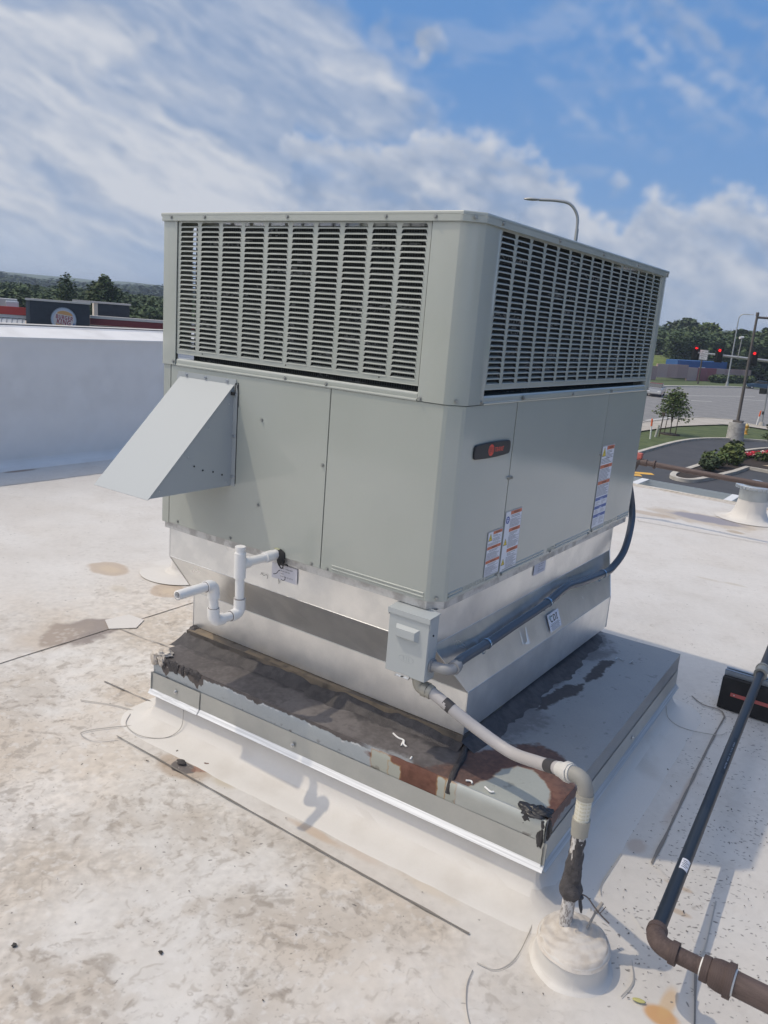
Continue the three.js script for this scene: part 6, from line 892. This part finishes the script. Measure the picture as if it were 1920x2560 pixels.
// traffic signals
const bk = std({ color: lin(0.012, 0.014, 0.014), roughness: 0.6 }), redOn = std({ color: lin(0.5, 0.02, 0.02), emissive: lin(1, 0.04, 0.05), emissiveIntensity: 0.75 }), off = std({ color: lin(0.02, 0.02, 0.02), roughness: 0.4 });
{
  const D = (x, y, z) => [mix(1.1872, x, 80 / 110), mix(0.8839, y, 80 / 110), mix(2.0987, z, 80 / 110)];
  const P1 = D(-25.66, -0.35, -104.57), P2 = D(-22.99, -0.40, -105.21), P3 = D(-19.06, -0.41, -106.02), S = D(-24.73, -0.61, -104.81);
  const mast = thing('signal_mast', 'grey traffic signal mast with a long horizontal arm over the road', 'signal mast'), armY = P2[1] - 0.02, P4 = [-9.6, -78.6];
  const far = [mix(P3[0], P1[0], 1.18), mix(P3[2], P1[2], 1.18)];
  part('arm', rod([P4[0], armY - 0.3, P4[1]], [P1[0], armY + 0.03, P1[2]], 0.16, 0.085, 12), steel, mast); part('pole', rod([P4[0], G, P4[1]], [P4[0], armY + 0.6, P4[1]], 0.2, 0.15, 14), steel, mast);
  part('camera_riser', rod([mix(P2[0], P3[0], 0.55), armY - 0.1, mix(P2[2], P3[2], 0.55)], [mix(P2[0], P3[0], 0.57), armY + 1.55, mix(P2[2], P3[2], 0.57)], 0.045, 0.04, 8), steel, mast); part('camera', rod([mix(P2[0], P3[0], 0.57) - 0.15, armY + 1.62, mix(P2[2], P3[2], 0.57) + 0.25], [mix(P2[0], P3[0], 0.57) + 0.1, armY + 1.7, mix(P2[2], P3[2], 0.57) - 0.1], 0.11, 0.09, 10), M.white, mast);
  const sig = (p, label, arrow) => { const s = thing('traffic_signal', label, 'traffic light', [p[0], p[1], p[2]], 'traffic signals on the mast arm'); s.rotation.y = 0.25; part('housing', box(0.36, 1.12, 0.24, 0, 0, 0.05, 0.03), bk, s); part('backplate', bounds(-0.33, 0.33, -0.72, 0.72, -0.09, -0.07), bk, s); [0.36, 0, -0.36].forEach((y, k) => { const lens = part('lens', k || !arrow ? new THREE.CylinderGeometry(0.125, 0.125, 0.03, 20).rotateX(Math.PI / 2) : (() => { const a = new THREE.Shape(); [[-0.14, 0], [0, 0.13], [0, 0.05], [0.14, 0.05], [0.14, -0.05], [0, -0.05], [0, -0.13]].forEach(([x, y2], i) => (i ? a.lineTo(x, y2) : a.moveTo(x, y2))); return new THREE.ExtrudeGeometry(a, { depth: 0.03, bevelEnabled: false }); })(), k ? off : redOn, s, [0, y, 0.18]); const v = new THREE.CylinderGeometry(0.165, 0.165, 0.22, 18, 1, true, -0.2 + Math.PI / 2, Math.PI + 0.4).rotateX(Math.PI / 2).rotateZ(Math.PI / 2); part('visor', v.translate(0, y, 0.28), bk, s); }); const l = new THREE.PointLight(0xff2020, 0.25, 0, 2); l.position.set(0, 0.36, 0.42); l.castShadow = true; s.add(l); };
  sig(P1, 'traffic signal with a red arrow at the tip of the mast arm', true); sig(P2, 'traffic signal showing red beside the white regulatory sign', false); sig(P3, 'traffic signal showing red just past the dark lamp pole', false);
  const st = canvasTex(256, 320, (c, w, h) => { c.fillStyle = '#d4d6da'; c.fillRect(0, 0, w, h); c.strokeStyle = '#20242b'; c.lineWidth = 8; c.strokeRect(10, 10, w - 20, h - 20); c.fillStyle = '#20242b'; c.textAlign = 'center'; c.font = 'bold 56px sans-serif'; c.fillText('LEFT ON', 128, 88, 210); c.fillText('GREEN', 128, 152, 210); c.fillText('ARROW', 128, 216, 210); c.fillText('ONLY', 128, 280, 210); });
  const sg = thing('regulatory_sign', 'white regulatory sign hung on the signal mast arm', 'road sign', S); sg.rotation.y = 0.25; part('panel', bounds(-0.36, 0.36, -0.45, 0.45, 0.1, 0.12), std({ color: lin(0.65, 0.66, 0.67), roughness: 0.5 }), sg); part('legend', new THREE.PlaneGeometry(0.72, 0.9).translate(0, 0, 0.125), std({ map: st, roughness: 0.5 }), sg); part('bracket', box(0.06, 0.3, 0.12, 0, 0.22, 0.03), steel, sg);
  const pp = thing('crossing_signal_pole', 'thin grey pole with a pedestrian signal at the corner', 'signal pole', [-12.7, G, -81.6]); part('base', uvm(new THREE.CylinderGeometry(0.2, 0.3, 0.45, 12).translate(0, 0.2, 0)), M.kerb, pp); part('pole', rod([0, 0, 0], [0, 6.2, 0], 0.075, 0.07, 12), steel, pp); part('pedestrian_head', [box(0.55, 0.55, 0.3, -0.42, 3.35, 0.2, 0.03), box(0.45, 0.5, 0.3, -0.16, 3.35, -0.3, 0.03)], bk, pp); part('push_button', box(0.14, 0.3, 0.12, -0.05, 1.3, 0.1, 0.02), bk, pp); part('signal_head', [box(0.4, 1.15, 0.3, 0.02, 5.0, 0.2, 0.03)], bk, pp);
}
// wall, container, hedge, far buildings
{
  const w = thing('boundary_wall', 'low pinkish block wall across the road in front of the blue container', 'wall');
  const A = [-45.5, -143], B = [-33.6, -183], L = Math.hypot(B[0] - A[0], B[1] - A[1]), ux = (B[0] - A[0]) / L, uz = (B[1] - A[1]) / L, tones = [[0.40, 0.27, 0.25], [0.36, 0.245, 0.23], [0.43, 0.31, 0.285], [0.30, 0.10, 0.11]].map((c) => std({ map: mottle(c, c.map((v) => v * 1.12), 9), roughness: 0.9 }));
  const n = 12, pg = uvm(box(L / n - 0.05, 2.5, 0.3, 0, 1.25, 0));
  for (let k = 0; k < n; k++) { const m = part('wall_panel', pg, tones[k === 6 || k === 7 ? 3 : k % 3], w, [A[0] + ux * L * (k + 0.5) / n, G + (k > 1 && k < 5 ? 0.45 : 0), A[1] + uz * L * (k + 0.5) / n]); m.rotation.y = Math.atan2(-uz, ux); }
  const c = thing('shipping_container', 'long blue shipping container standing behind the pinkish wall', 'container', [-41.6, G, -170.5]); c.rotation.y = Math.atan2(-uz, ux) + 0.05;
  const blue = std({ color: lin(0.035, 0.12, 0.32), roughness: 0.55 }), rib = []; for (let k = 0; k < 42; k++) rib.push(box(0.16, 3.0, 0.05, -9.9 + k * 0.48, 2.1, 1.25));
  part('body', box(20.4, 3.2, 2.44, 0, 2.1, 0), blue, c); part('corrugation', rib, blue, c); part('corner_frame', [box(0.2, 3.3, 0.2, 10.15, 2.1, 1.2), box(0.2, 3.3, 0.2, -10.15, 2.1, 1.2)], blue, c); part('painted_panel', bounds(-1.6, 1.0, 1.4, 2.5, 1.28, 1.30), M.white, c);
  const hd = thing('dark_hedge', 'low dark hedge in front of the wall near the street lamp', 'hedge'), H = []; for (let k = 0; k < 16; k++) leaves(H, -36.2 + k * 0.26, G + 0.75, -163 - k * 0.9, 1.0, 0.8, 1.1, 150, 0.3); part('foliage', leafGeo(H), LEAF.dark, hd);
  const tp = thing('utility_stump', 'thin dark sign post standing in front of the blue container', 'post', [-36.2, G, -151.5]); part('stem', rod([0, 0, 0], [0, 5.4, 0], 0.16, 0.13, 8), bark, tp); part('crossbar', box(1.2, 0.12, 0.1, 0, 4.4, 0), bark, tp);
}
// vehicles
function wheel(parent, x, y, z, r, w = 0.22) { const s = sub('wheel', parent); part('tyre', new THREE.TorusGeometry(r * 0.76, r * 0.26, 10, 22).scale(1, 1, w / (r * 0.52)).translate(x, y, z), M.rubber, s); part('rim', new THREE.CylinderGeometry(r * 0.6, r * 0.6, w * 0.9, 16).rotateX(Math.PI / 2).translate(x, y, z), steel, s); }
const glass = phy({ color: lin(0.02, 0.025, 0.03), roughness: 0.08, clearcoat: 1 });
function vehicle(name, label, cat, pos, turn, L, Wd, lower, upper, paint, lowPaint, wr, wx) {
  const v = thing(name, label, cat, pos); v.rotation.y = turn;
  const shape = (pts) => { const s = new THREE.Shape(); pts.forEach(([x, y], i) => (i ? s.lineTo(x, y) : s.moveTo(x, y))); return s; };
  const ex = (pts, w, b) => new THREE.ExtrudeGeometry(shape(pts), { depth: w - 2 * b, bevelEnabled: true, bevelThickness: b, bevelSize: b, bevelSegments: 3 }).translate(0, 0, -w / 2 + b);
  part('body', uvm(ex(lower, Wd, 0.06)), paint, v); if (lowPaint) part('rocker_panel', bounds(-L / 2 + 0.1, L / 2 - 0.1, 0.36, 0.66, -Wd / 2 - 0.012, Wd / 2 + 0.012), lowPaint, v);
  part('glasshouse', ex(upper, Wd * 0.84, 0.05), glass, v); const top = Math.max(...upper.map((p) => p[1])), xs = upper.filter((p) => p[1] > top - 0.1).map((p) => p[0]); part('roof', box(Math.max(...xs) - Math.min(...xs) + 0.12, 0.07, Wd * 0.84, (Math.max(...xs) + Math.min(...xs)) / 2, top + 0.045, 0, 0.03), lowPaint ?? paint, v);
  for (const x of wx) for (const s of [-1, 1]) wheel(v, x, wr, s * (Wd / 2 - 0.1), wr);
  for (const s of [-1, 1]) { part('headlight', box(0.08, 0.13, 0.34, -L / 2 + 0.03, 0.72, s * Wd * 0.34, 0.02), M.white, v); part('tail_light', box(0.06, 0.16, 0.22, L / 2 - 0.02, 0.85, s * Wd * 0.38, 0.02), LEAF.red, v); part('mirror', box(0.14, 0.12, 0.18, -L * 0.12, 1.05, s * (Wd / 2 + 0.06), 0.03), paint, v); }
  part('bumper', [box(0.14, 0.2, Wd * 0.96, -L / 2, 0.48, 0, 0.04), box(0.14, 0.2, Wd * 0.96, L / 2, 0.5, 0, 0.04)], steel, v); return v;
}
{
  const silver = phy({ color: lin(0.42, 0.43, 0.45), metalness: 0.4, roughness: 0.3, clearcoat: 1 }), red = phy({ color: lin(0.32, 0.06, 0.05), roughness: 0.3, clearcoat: 1 }), blue = phy({ color: lin(0.02, 0.07, 0.14), metalness: 0.3, roughness: 0.25, clearcoat: 1 }), blackP = phy({ color: lin(0.012, 0.012, 0.014), roughness: 0.25, clearcoat: 1 });
  vehicle('pickup_truck', 'red and silver pickup truck driving on the wide road', 'pickup truck', [-30.5, G, -106.8], 1.1, 5.6, 1.95, [[-2.75, 0.5], [-2.7, 0.95], [-1.3, 1.05], [-1.2, 1.08], [0.6, 1.1], [2.75, 1.1], [2.78, 0.5]], [[-1.15, 1.1], [-0.6, 1.62], [0.5, 1.62], [0.62, 1.1]], silver, red, 0.4, [-1.75, 1.75]).rotation.y = 1.75;
  vehicle('blue_car', 'dark blue car waiting by the far kerb', 'car', [-26.4, G, -155.2], 0.35, 4.6, 1.8, [[-2.25, 0.4], [-2.28, 0.75], [-1.3, 0.95], [0.9, 1.0], [2.1, 0.98], [2.25, 0.6], [2.2, 0.4]], [[-1.2, 0.97], [-0.5, 1.5], [0.9, 1.5], [1.75, 0.98]], blue, null, 0.34, [-1.4, 1.4]);
  vehicle('black_car', 'black car at the near kerb mostly hidden by the air conditioner', 'car', [-23.2, G, -69.2], -1.15, 4.7, 1.85, [[-2.3, 0.4], [-2.33, 0.78], [-1.3, 0.98], [0.9, 1.02], [2.15, 1.0], [2.3, 0.6], [2.25, 0.4]], [[-1.2, 1.0], [-0.5, 1.52], [0.95, 1.52], [1.8, 1.0]], blackP, null, 0.36, [-1.45, 1.45]);
}
// restaurant to the left, beyond the parapet
{
  const b = thing('burger_restaurant', 'low restaurant building with dark sign tower and red roof band beyond the parapet', 'building', [-55.15, G, -32.28]); b.rotation.y = 1.0;
  // local x runs along the sign face (to the right), local z toward us
  const dark = std({ map: mottle([0.022, 0.028, 0.04], [0.03, 0.037, 0.05], 6), roughness: 0.6 }), redB = std({ color: lin(0.42, 0.045, 0.035), roughness: 0.5 }), redD = std({ color: lin(0.16, 0.025, 0.028), roughness: 0.6 }), tan = std({ map: mottle([0.40, 0.34, 0.27], [0.48, 0.41, 0.33], 8), roughness: 0.9 }), cope = std({ color: lin(0.55, 0.52, 0.49), roughness: 0.5 });
  part('wall', uvm(bounds(-14, 16, 0, 4.55, -14, -0.6)), tan, b);
  const tw = sub('sign_tower', b); part('tower_face', uvm(bounds(0, 4.15, 0, 6.52, -0.7, 0)), dark, tw); part('tower_return', uvm(bounds(-0.28, -0.01, 0, 6.5, -2.2, -0.15)), std({ color: lin(0.10, 0.11, 0.125), roughness: 0.6 }), tw); part('tower_coping', bounds(-0.32, 4.22, 6.525, 6.66, -0.8, 0.08), cope, tw);
  const bkT = canvasTex(512, 512, (c, w, h) => { c.fillStyle = '#27303c'; c.fillRect(0, 0, w, h); c.beginPath(); c.arc(256, 256, 250, 0, 7); c.fillStyle = '#a9b4c6'; c.fill(); c.beginPath(); c.arc(256, 256, 206, 0, 7); c.fillStyle = '#c8c2c0'; c.fill(); c.save(); c.translate(256, 256); c.rotate(0.13);
    c.beginPath(); c.ellipse(10, -108, 160, 80, 0, Math.PI, 0); c.closePath(); c.fillStyle = '#c99a63'; c.fill(); c.beginPath(); c.ellipse(10, 104, 160, 74, 0, 0, Math.PI); c.closePath(); c.fillStyle = '#c99a63'; c.fill();
    c.fillStyle = '#8e2440'; c.textAlign = 'center'; c.font = 'bold 118px sans-serif'; c.fillText('BURGER', 6, -8, 352); c.font = 'bold 140px sans-serif'; c.fillText('KING', 6, 98, 300); c.restore(); c.lineWidth = 34; c.strokeStyle = '#3d5b8f'; c.beginPath(); c.arc(256, 256, 222, 0.3, 1.6); c.stroke(); });
  const sg = sub('round_sign', b); part('drum', new THREE.CylinderGeometry(0.9, 0.9, 0.2, 48).rotateX(Math.PI / 2).translate(2.3, 5.28, 0.12), std({ color: lin(0.4, 0.45, 0.52), roughness: 0.5 }), sg); part('sign_face', new THREE.CircleGeometry(0.885, 48).translate(2.3, 5.28, 0.235), std({ map: bkT, roughness: 0.45 }), sg);
  part('roof_band', uvm(bounds(-14, -0.3, 5.38, 5.95, -0.95, -0.65)), redB, b); part('roof_band_trim', bounds(-14, -0.3, 5.14, 5.36, -0.95, -0.7), cope, b); part('roof_band', uvm(bounds(4.2, 16, 5.02, 5.5, -1.05, -0.7)), redD, b); part('fascia', uvm(bounds(4.2, 16, 4.56, 5.0, -1.0, -0.75)), std({ color: lin(0.16, 0.165, 0.18), roughness: 0.6 }), b); part('parapet_cap', bounds(4.2, 16, 5.52, 5.72, -1.6, -0.68), cope, b);
  const tw2 = sub('sign_tower', b); part('tower_face', uvm(bounds(4.9, 7.3, 5.6, 6.62, -3.6, -3.2)), dark, tw2); part('tower_return', uvm(bounds(4.6, 4.88, 5.5, 6.7, -6.2, -3.2)), std({ color: lin(0.58, 0.54, 0.48), roughness: 0.7 }), tw2); part('tower_coping', bounds(3.0, 7.4, 6.64, 6.78, -3.7, -3.1), cope, tw2);
  // standing-seam awning roof on the left
  const aw = sub('seamed_roof', b); const sl = std({ color: lin(0.52, 0.57, 0.62), roughness: 0.45, metalness: 0.3 }); part('pan', quad([-10, 4.3, 2.6], [-0.35, 4.3, 2.6], [-0.35, 5.1, -0.7], [-10, 5.1, -0.7]), sl, aw); const sr = rod([0, 4.32, 2.6], [0, 5.13, -0.7], 0.035, 0.035, 6), srm = std({ color: lin(0.28, 0.32, 0.36), roughness: 0.5 }); for (let k = 0; k < 27; k++) part('standing_seam', sr, srm, aw, [-0.55 - k * 0.35, 0, 0]);
  const ru = thing('restaurant_roof_unit', 'grey rooftop unit on the restaurant behind its red band', 'air conditioner'); ru.position.copy(b.position); ru.rotation.y = 1.0; part('cabinet', box(2.2, 1.05, 1.6, -2.1, 5.95, -4, 0.05), std({ color: lin(0.42, 0.43, 0.43), roughness: 0.5 }), ru); part('hood', [box(0.9, 0.7, 0.5, -1.3, 5.95, -3, 0.04), rod([-2.6, 6.4, -3.3], [-2.6, 6.6, -3.3], 0.3, 0.3, 14)], M.zinc, ru); part('cabinet', box(1.6, 0.85, 1.2, -5, 5.9, -4.4, 0.05), M.zinc, ru);
}
// woods: far masses as one, the trees that stand out as themselves
{
  const clump = (() => { const L = []; leaves(L, 0, 0, 0, 1, 0.85, 1, 80, 0.22, 0.2); return leafGeo(L); })();
  const spots = [], put = (x, z, y, s) => spots.push([x, y, z, s]);
  const F = (az, d) => [-Math.sin(az) * d + 1.19, -Math.cos(az) * d + 2.1];
  // left: az is measured to the left of -z
  for (let i = 0; i < 5200; i++) { const az = rr(0.70, 1.25), d = rr(125, 260), [x, z] = F(az, d), h = (5.3 + 2.0 * fbm(az * 40, d / 26, 3) + (d - 125) * 0.008) * (d < 150 ? 0.88 : 1), y = G + h * Math.pow(rnd(), 0.5); put(x, z, y, rr(0.8, 1.5)); }
  for (let i = 0; i < 9000; i++) { const az = rr(0.02, 0.44), d = rr(188, 300), [x, z] = F(az, d), h = 6.8 + 3.0 * fbm(az * 60, d / 22, 3) + (d - 190) * 0.018, y = G + h * Math.pow(rnd(), 0.5); if (d < 205 && az > 0.275) continue; put(x, z, y, rr(0.9, 1.7)); }
  // tall trees beside the lot to the right, mirrored in the sheet metal
  for (let i = 0; i < 3600; i++) { const az = rr(-1.7, -0.12), d = rr(46, 78), [x, z] = F(az, d), h = 11.5 + 4.5 * fbm(az * 14, d / 16, 3), y = G + h * Math.pow(rnd(), 0.55); put(x, z, y, rr(0.9, 1.7)); }
  const im = new THREE.InstancedMesh(clump, std({ color: lin(1, 1, 1), roughness: 0.9, side: THREE.DoubleSide }), spots.length), m4 = new THREE.Matrix4(), q = new THREE.Quaternion(), e = new THREE.Euler(), col = new THREE.Color();
  spots.forEach(([x, y, z, s], i) => { e.set(rr(-0.4, 0.4), rr(0, 6.3), rr(-0.4, 0.4)); q.setFromEuler(e); m4.compose(new THREE.Vector3(x, y, z), q, new THREE.Vector3(s * 1.25, s, s * 1.25)); im.setMatrixAt(i, m4); const t = fbm(x * 0.06 + 4, z * 0.06, 3), k = rr(0.8, 1.2); col.setRGB(mix(0.038, 0.085, t) * k, mix(0.068, 0.12, t) * k, mix(0.03, 0.045, t) * k); im.setColorAt(i, col); });
  finish(im); im.name = 'distant_woods'; im.userData.kind = 'stuff'; scene.add(im); tag(im, 'dark green woods massed along the horizon on both sides', 'woods');
  const far = [], ridge = new THREE.InstancedMesh(clump, std({ color: lin(1, 1, 1), roughness: 0.95, side: THREE.DoubleSide }), 5200); for (let i = 0; i < 5200; i++) { const az = rr(-0.1, 1.35), d = rr(620, 1500), [x, z] = F(az, d), h = 7 + 12 * fbm(az * 16 + 2, d / 300, 3) + (d - 620) * 0.012, y = G + h * Math.pow(rnd(), 0.45), s = rr(3, 6.5); e.set(rr(-0.3, 0.3), rr(0, 6.3), 0); q.setFromEuler(e); m4.compose(new THREE.Vector3(x, y, z), q, new THREE.Vector3(s * 1.5, s * 0.7, s * 1.5)); ridge.setMatrixAt(i, m4); const k = rr(0.8, 1.2); col.setRGB(0.045 * k, 0.07 * k, 0.04 * k); ridge.setColorAt(i, col); }
  finish(ridge); ridge.name = 'far_ridge_woods'; ridge.userData.kind = 'stuff'; scene.add(ridge); tag(ridge, 'hazy wooded ridge on the far horizon', 'woods');
  const at = (az, d) => F(az, d);
  { const [x, z] = at(0.985, 118); tree('open_crowned_tree', 'thin open crowned tree standing above the woods beyond the restaurant', x, z, 9.9, 2.7, LEAF.dark, { n: 70, leaf: 0.2, lobes: 13, trunk: 0.45 }); }
  { const [x, z] = at(0.945, 116); tree('bushy_evergreen_tree', 'dense bushy dark tree standing above the woods beyond the restaurant', x, z, 9.8, 4.6, LEAF.dark, { n: 330, leaf: 0.22, lobes: 14, trunk: 0.4 }); }
  const R = [[0.262, 246, 13.6, 12, 'blue', 'tall rounded tree on the skyline next to the unit corner'], [0.240, 240, 12.6, 11, 'light', 'pale green tree on the skyline beside the tallest one'], [0.205, 214, 11.0, 13, 'dark', 'broad dark tree above the blue container'], [0.176, 236, 12.4, 10, 'mid', 'leafy tree on the skyline behind the red signals'], [0.150, 228, 12.0, 10, 'blue', 'rounded tree on the skyline behind the far street lamp'], [0.124, 240, 13.0, 10, 'mid', 'rounded tree on the skyline behind the dark lamp pole'], [0.196, 196, 8.4, 9, 'mid', 'mid height tree just behind the blue container'], [0.16, 198, 9.0, 9, 'dark', 'dark tree behind the mast arm signals']];
  for (const [az, d, h, w, k, label] of R) { const [x, z] = at(az, d); tree('broadleaf_tree', label, x, z, h, w, LEAF[k], { n: 330, leaf: w * 0.05, lobes: 11, trunk: 0.22 }); }
  // grassy bank and a grey roof on the rise
  const [gx, gz] = at(0.262, 196); const bank = new THREE.SphereGeometry(14, 30, 16).scale(1.1, 0.36, 1).translate(gx - 3, G - 1.2, gz); struct('grassy_bank', uvm(bank, 0.25), std({ map: T.grass, color: lin(1.5, 1.45, 1.1), roughness: 0.95 }));
  const [hx, hz] = at(0.258, 214); const hs = thing('grey_roofed_shed', 'low grey roofed building showing over the grassy bank', 'building', [hx, G, hz]); hs.rotation.y = 0.35; part('wall', box(16, 3.4, 8, 0, 1.7, 0), std({ color: lin(0.3, 0.3, 0.31), roughness: 0.8 }), hs); part('roof', [quad([-8.4, 3.4, 4.4], [8.4, 3.4, 4.4], [8.4, 5.3, 0], [-8.4, 5.3, 0]), quad([8.4, 3.4, -4.4], [-8.4, 3.4, -4.4], [-8.4, 5.3, 0], [8.4, 5.3, 0])], std({ color: lin(0.17, 0.18, 0.2), roughness: 0.7 }), hs);
  const [kx, kz] = at(0.138, 208); const ho = thing('hillside_house', 'small brown house with pale gable half hidden in the trees', 'house', [kx, G, kz]); ho.rotation.y = 0.1; part('wall', box(9, 7.2, 6, 0, 3.6, 0), std({ map: mottle([0.20, 0.11, 0.085], [0.26, 0.15, 0.12], 10), roughness: 0.9 }), ho); part('roof', [quad([-5, 7.0, 3.5], [5, 7.0, 3.5], [5, 9.2, 0], [-5, 9.2, 0]), quad([5, 7.0, -3.5], [-5, 7.0, -3.5], [-5, 9.2, 0], [5, 9.2, 0])], std({ color: lin(0.16, 0.10, 0.09), roughness: 0.8 }), ho); part('gable_trim', bounds(0.5, 4.4, 7.1, 7.8, 3.4, 3.6), M.white, ho);
}
scene.fog = new THREE.FogExp2(new THREE.Color(0.62, 0.74, 0.92), 0.0004);

renderer.render(scene, camera);
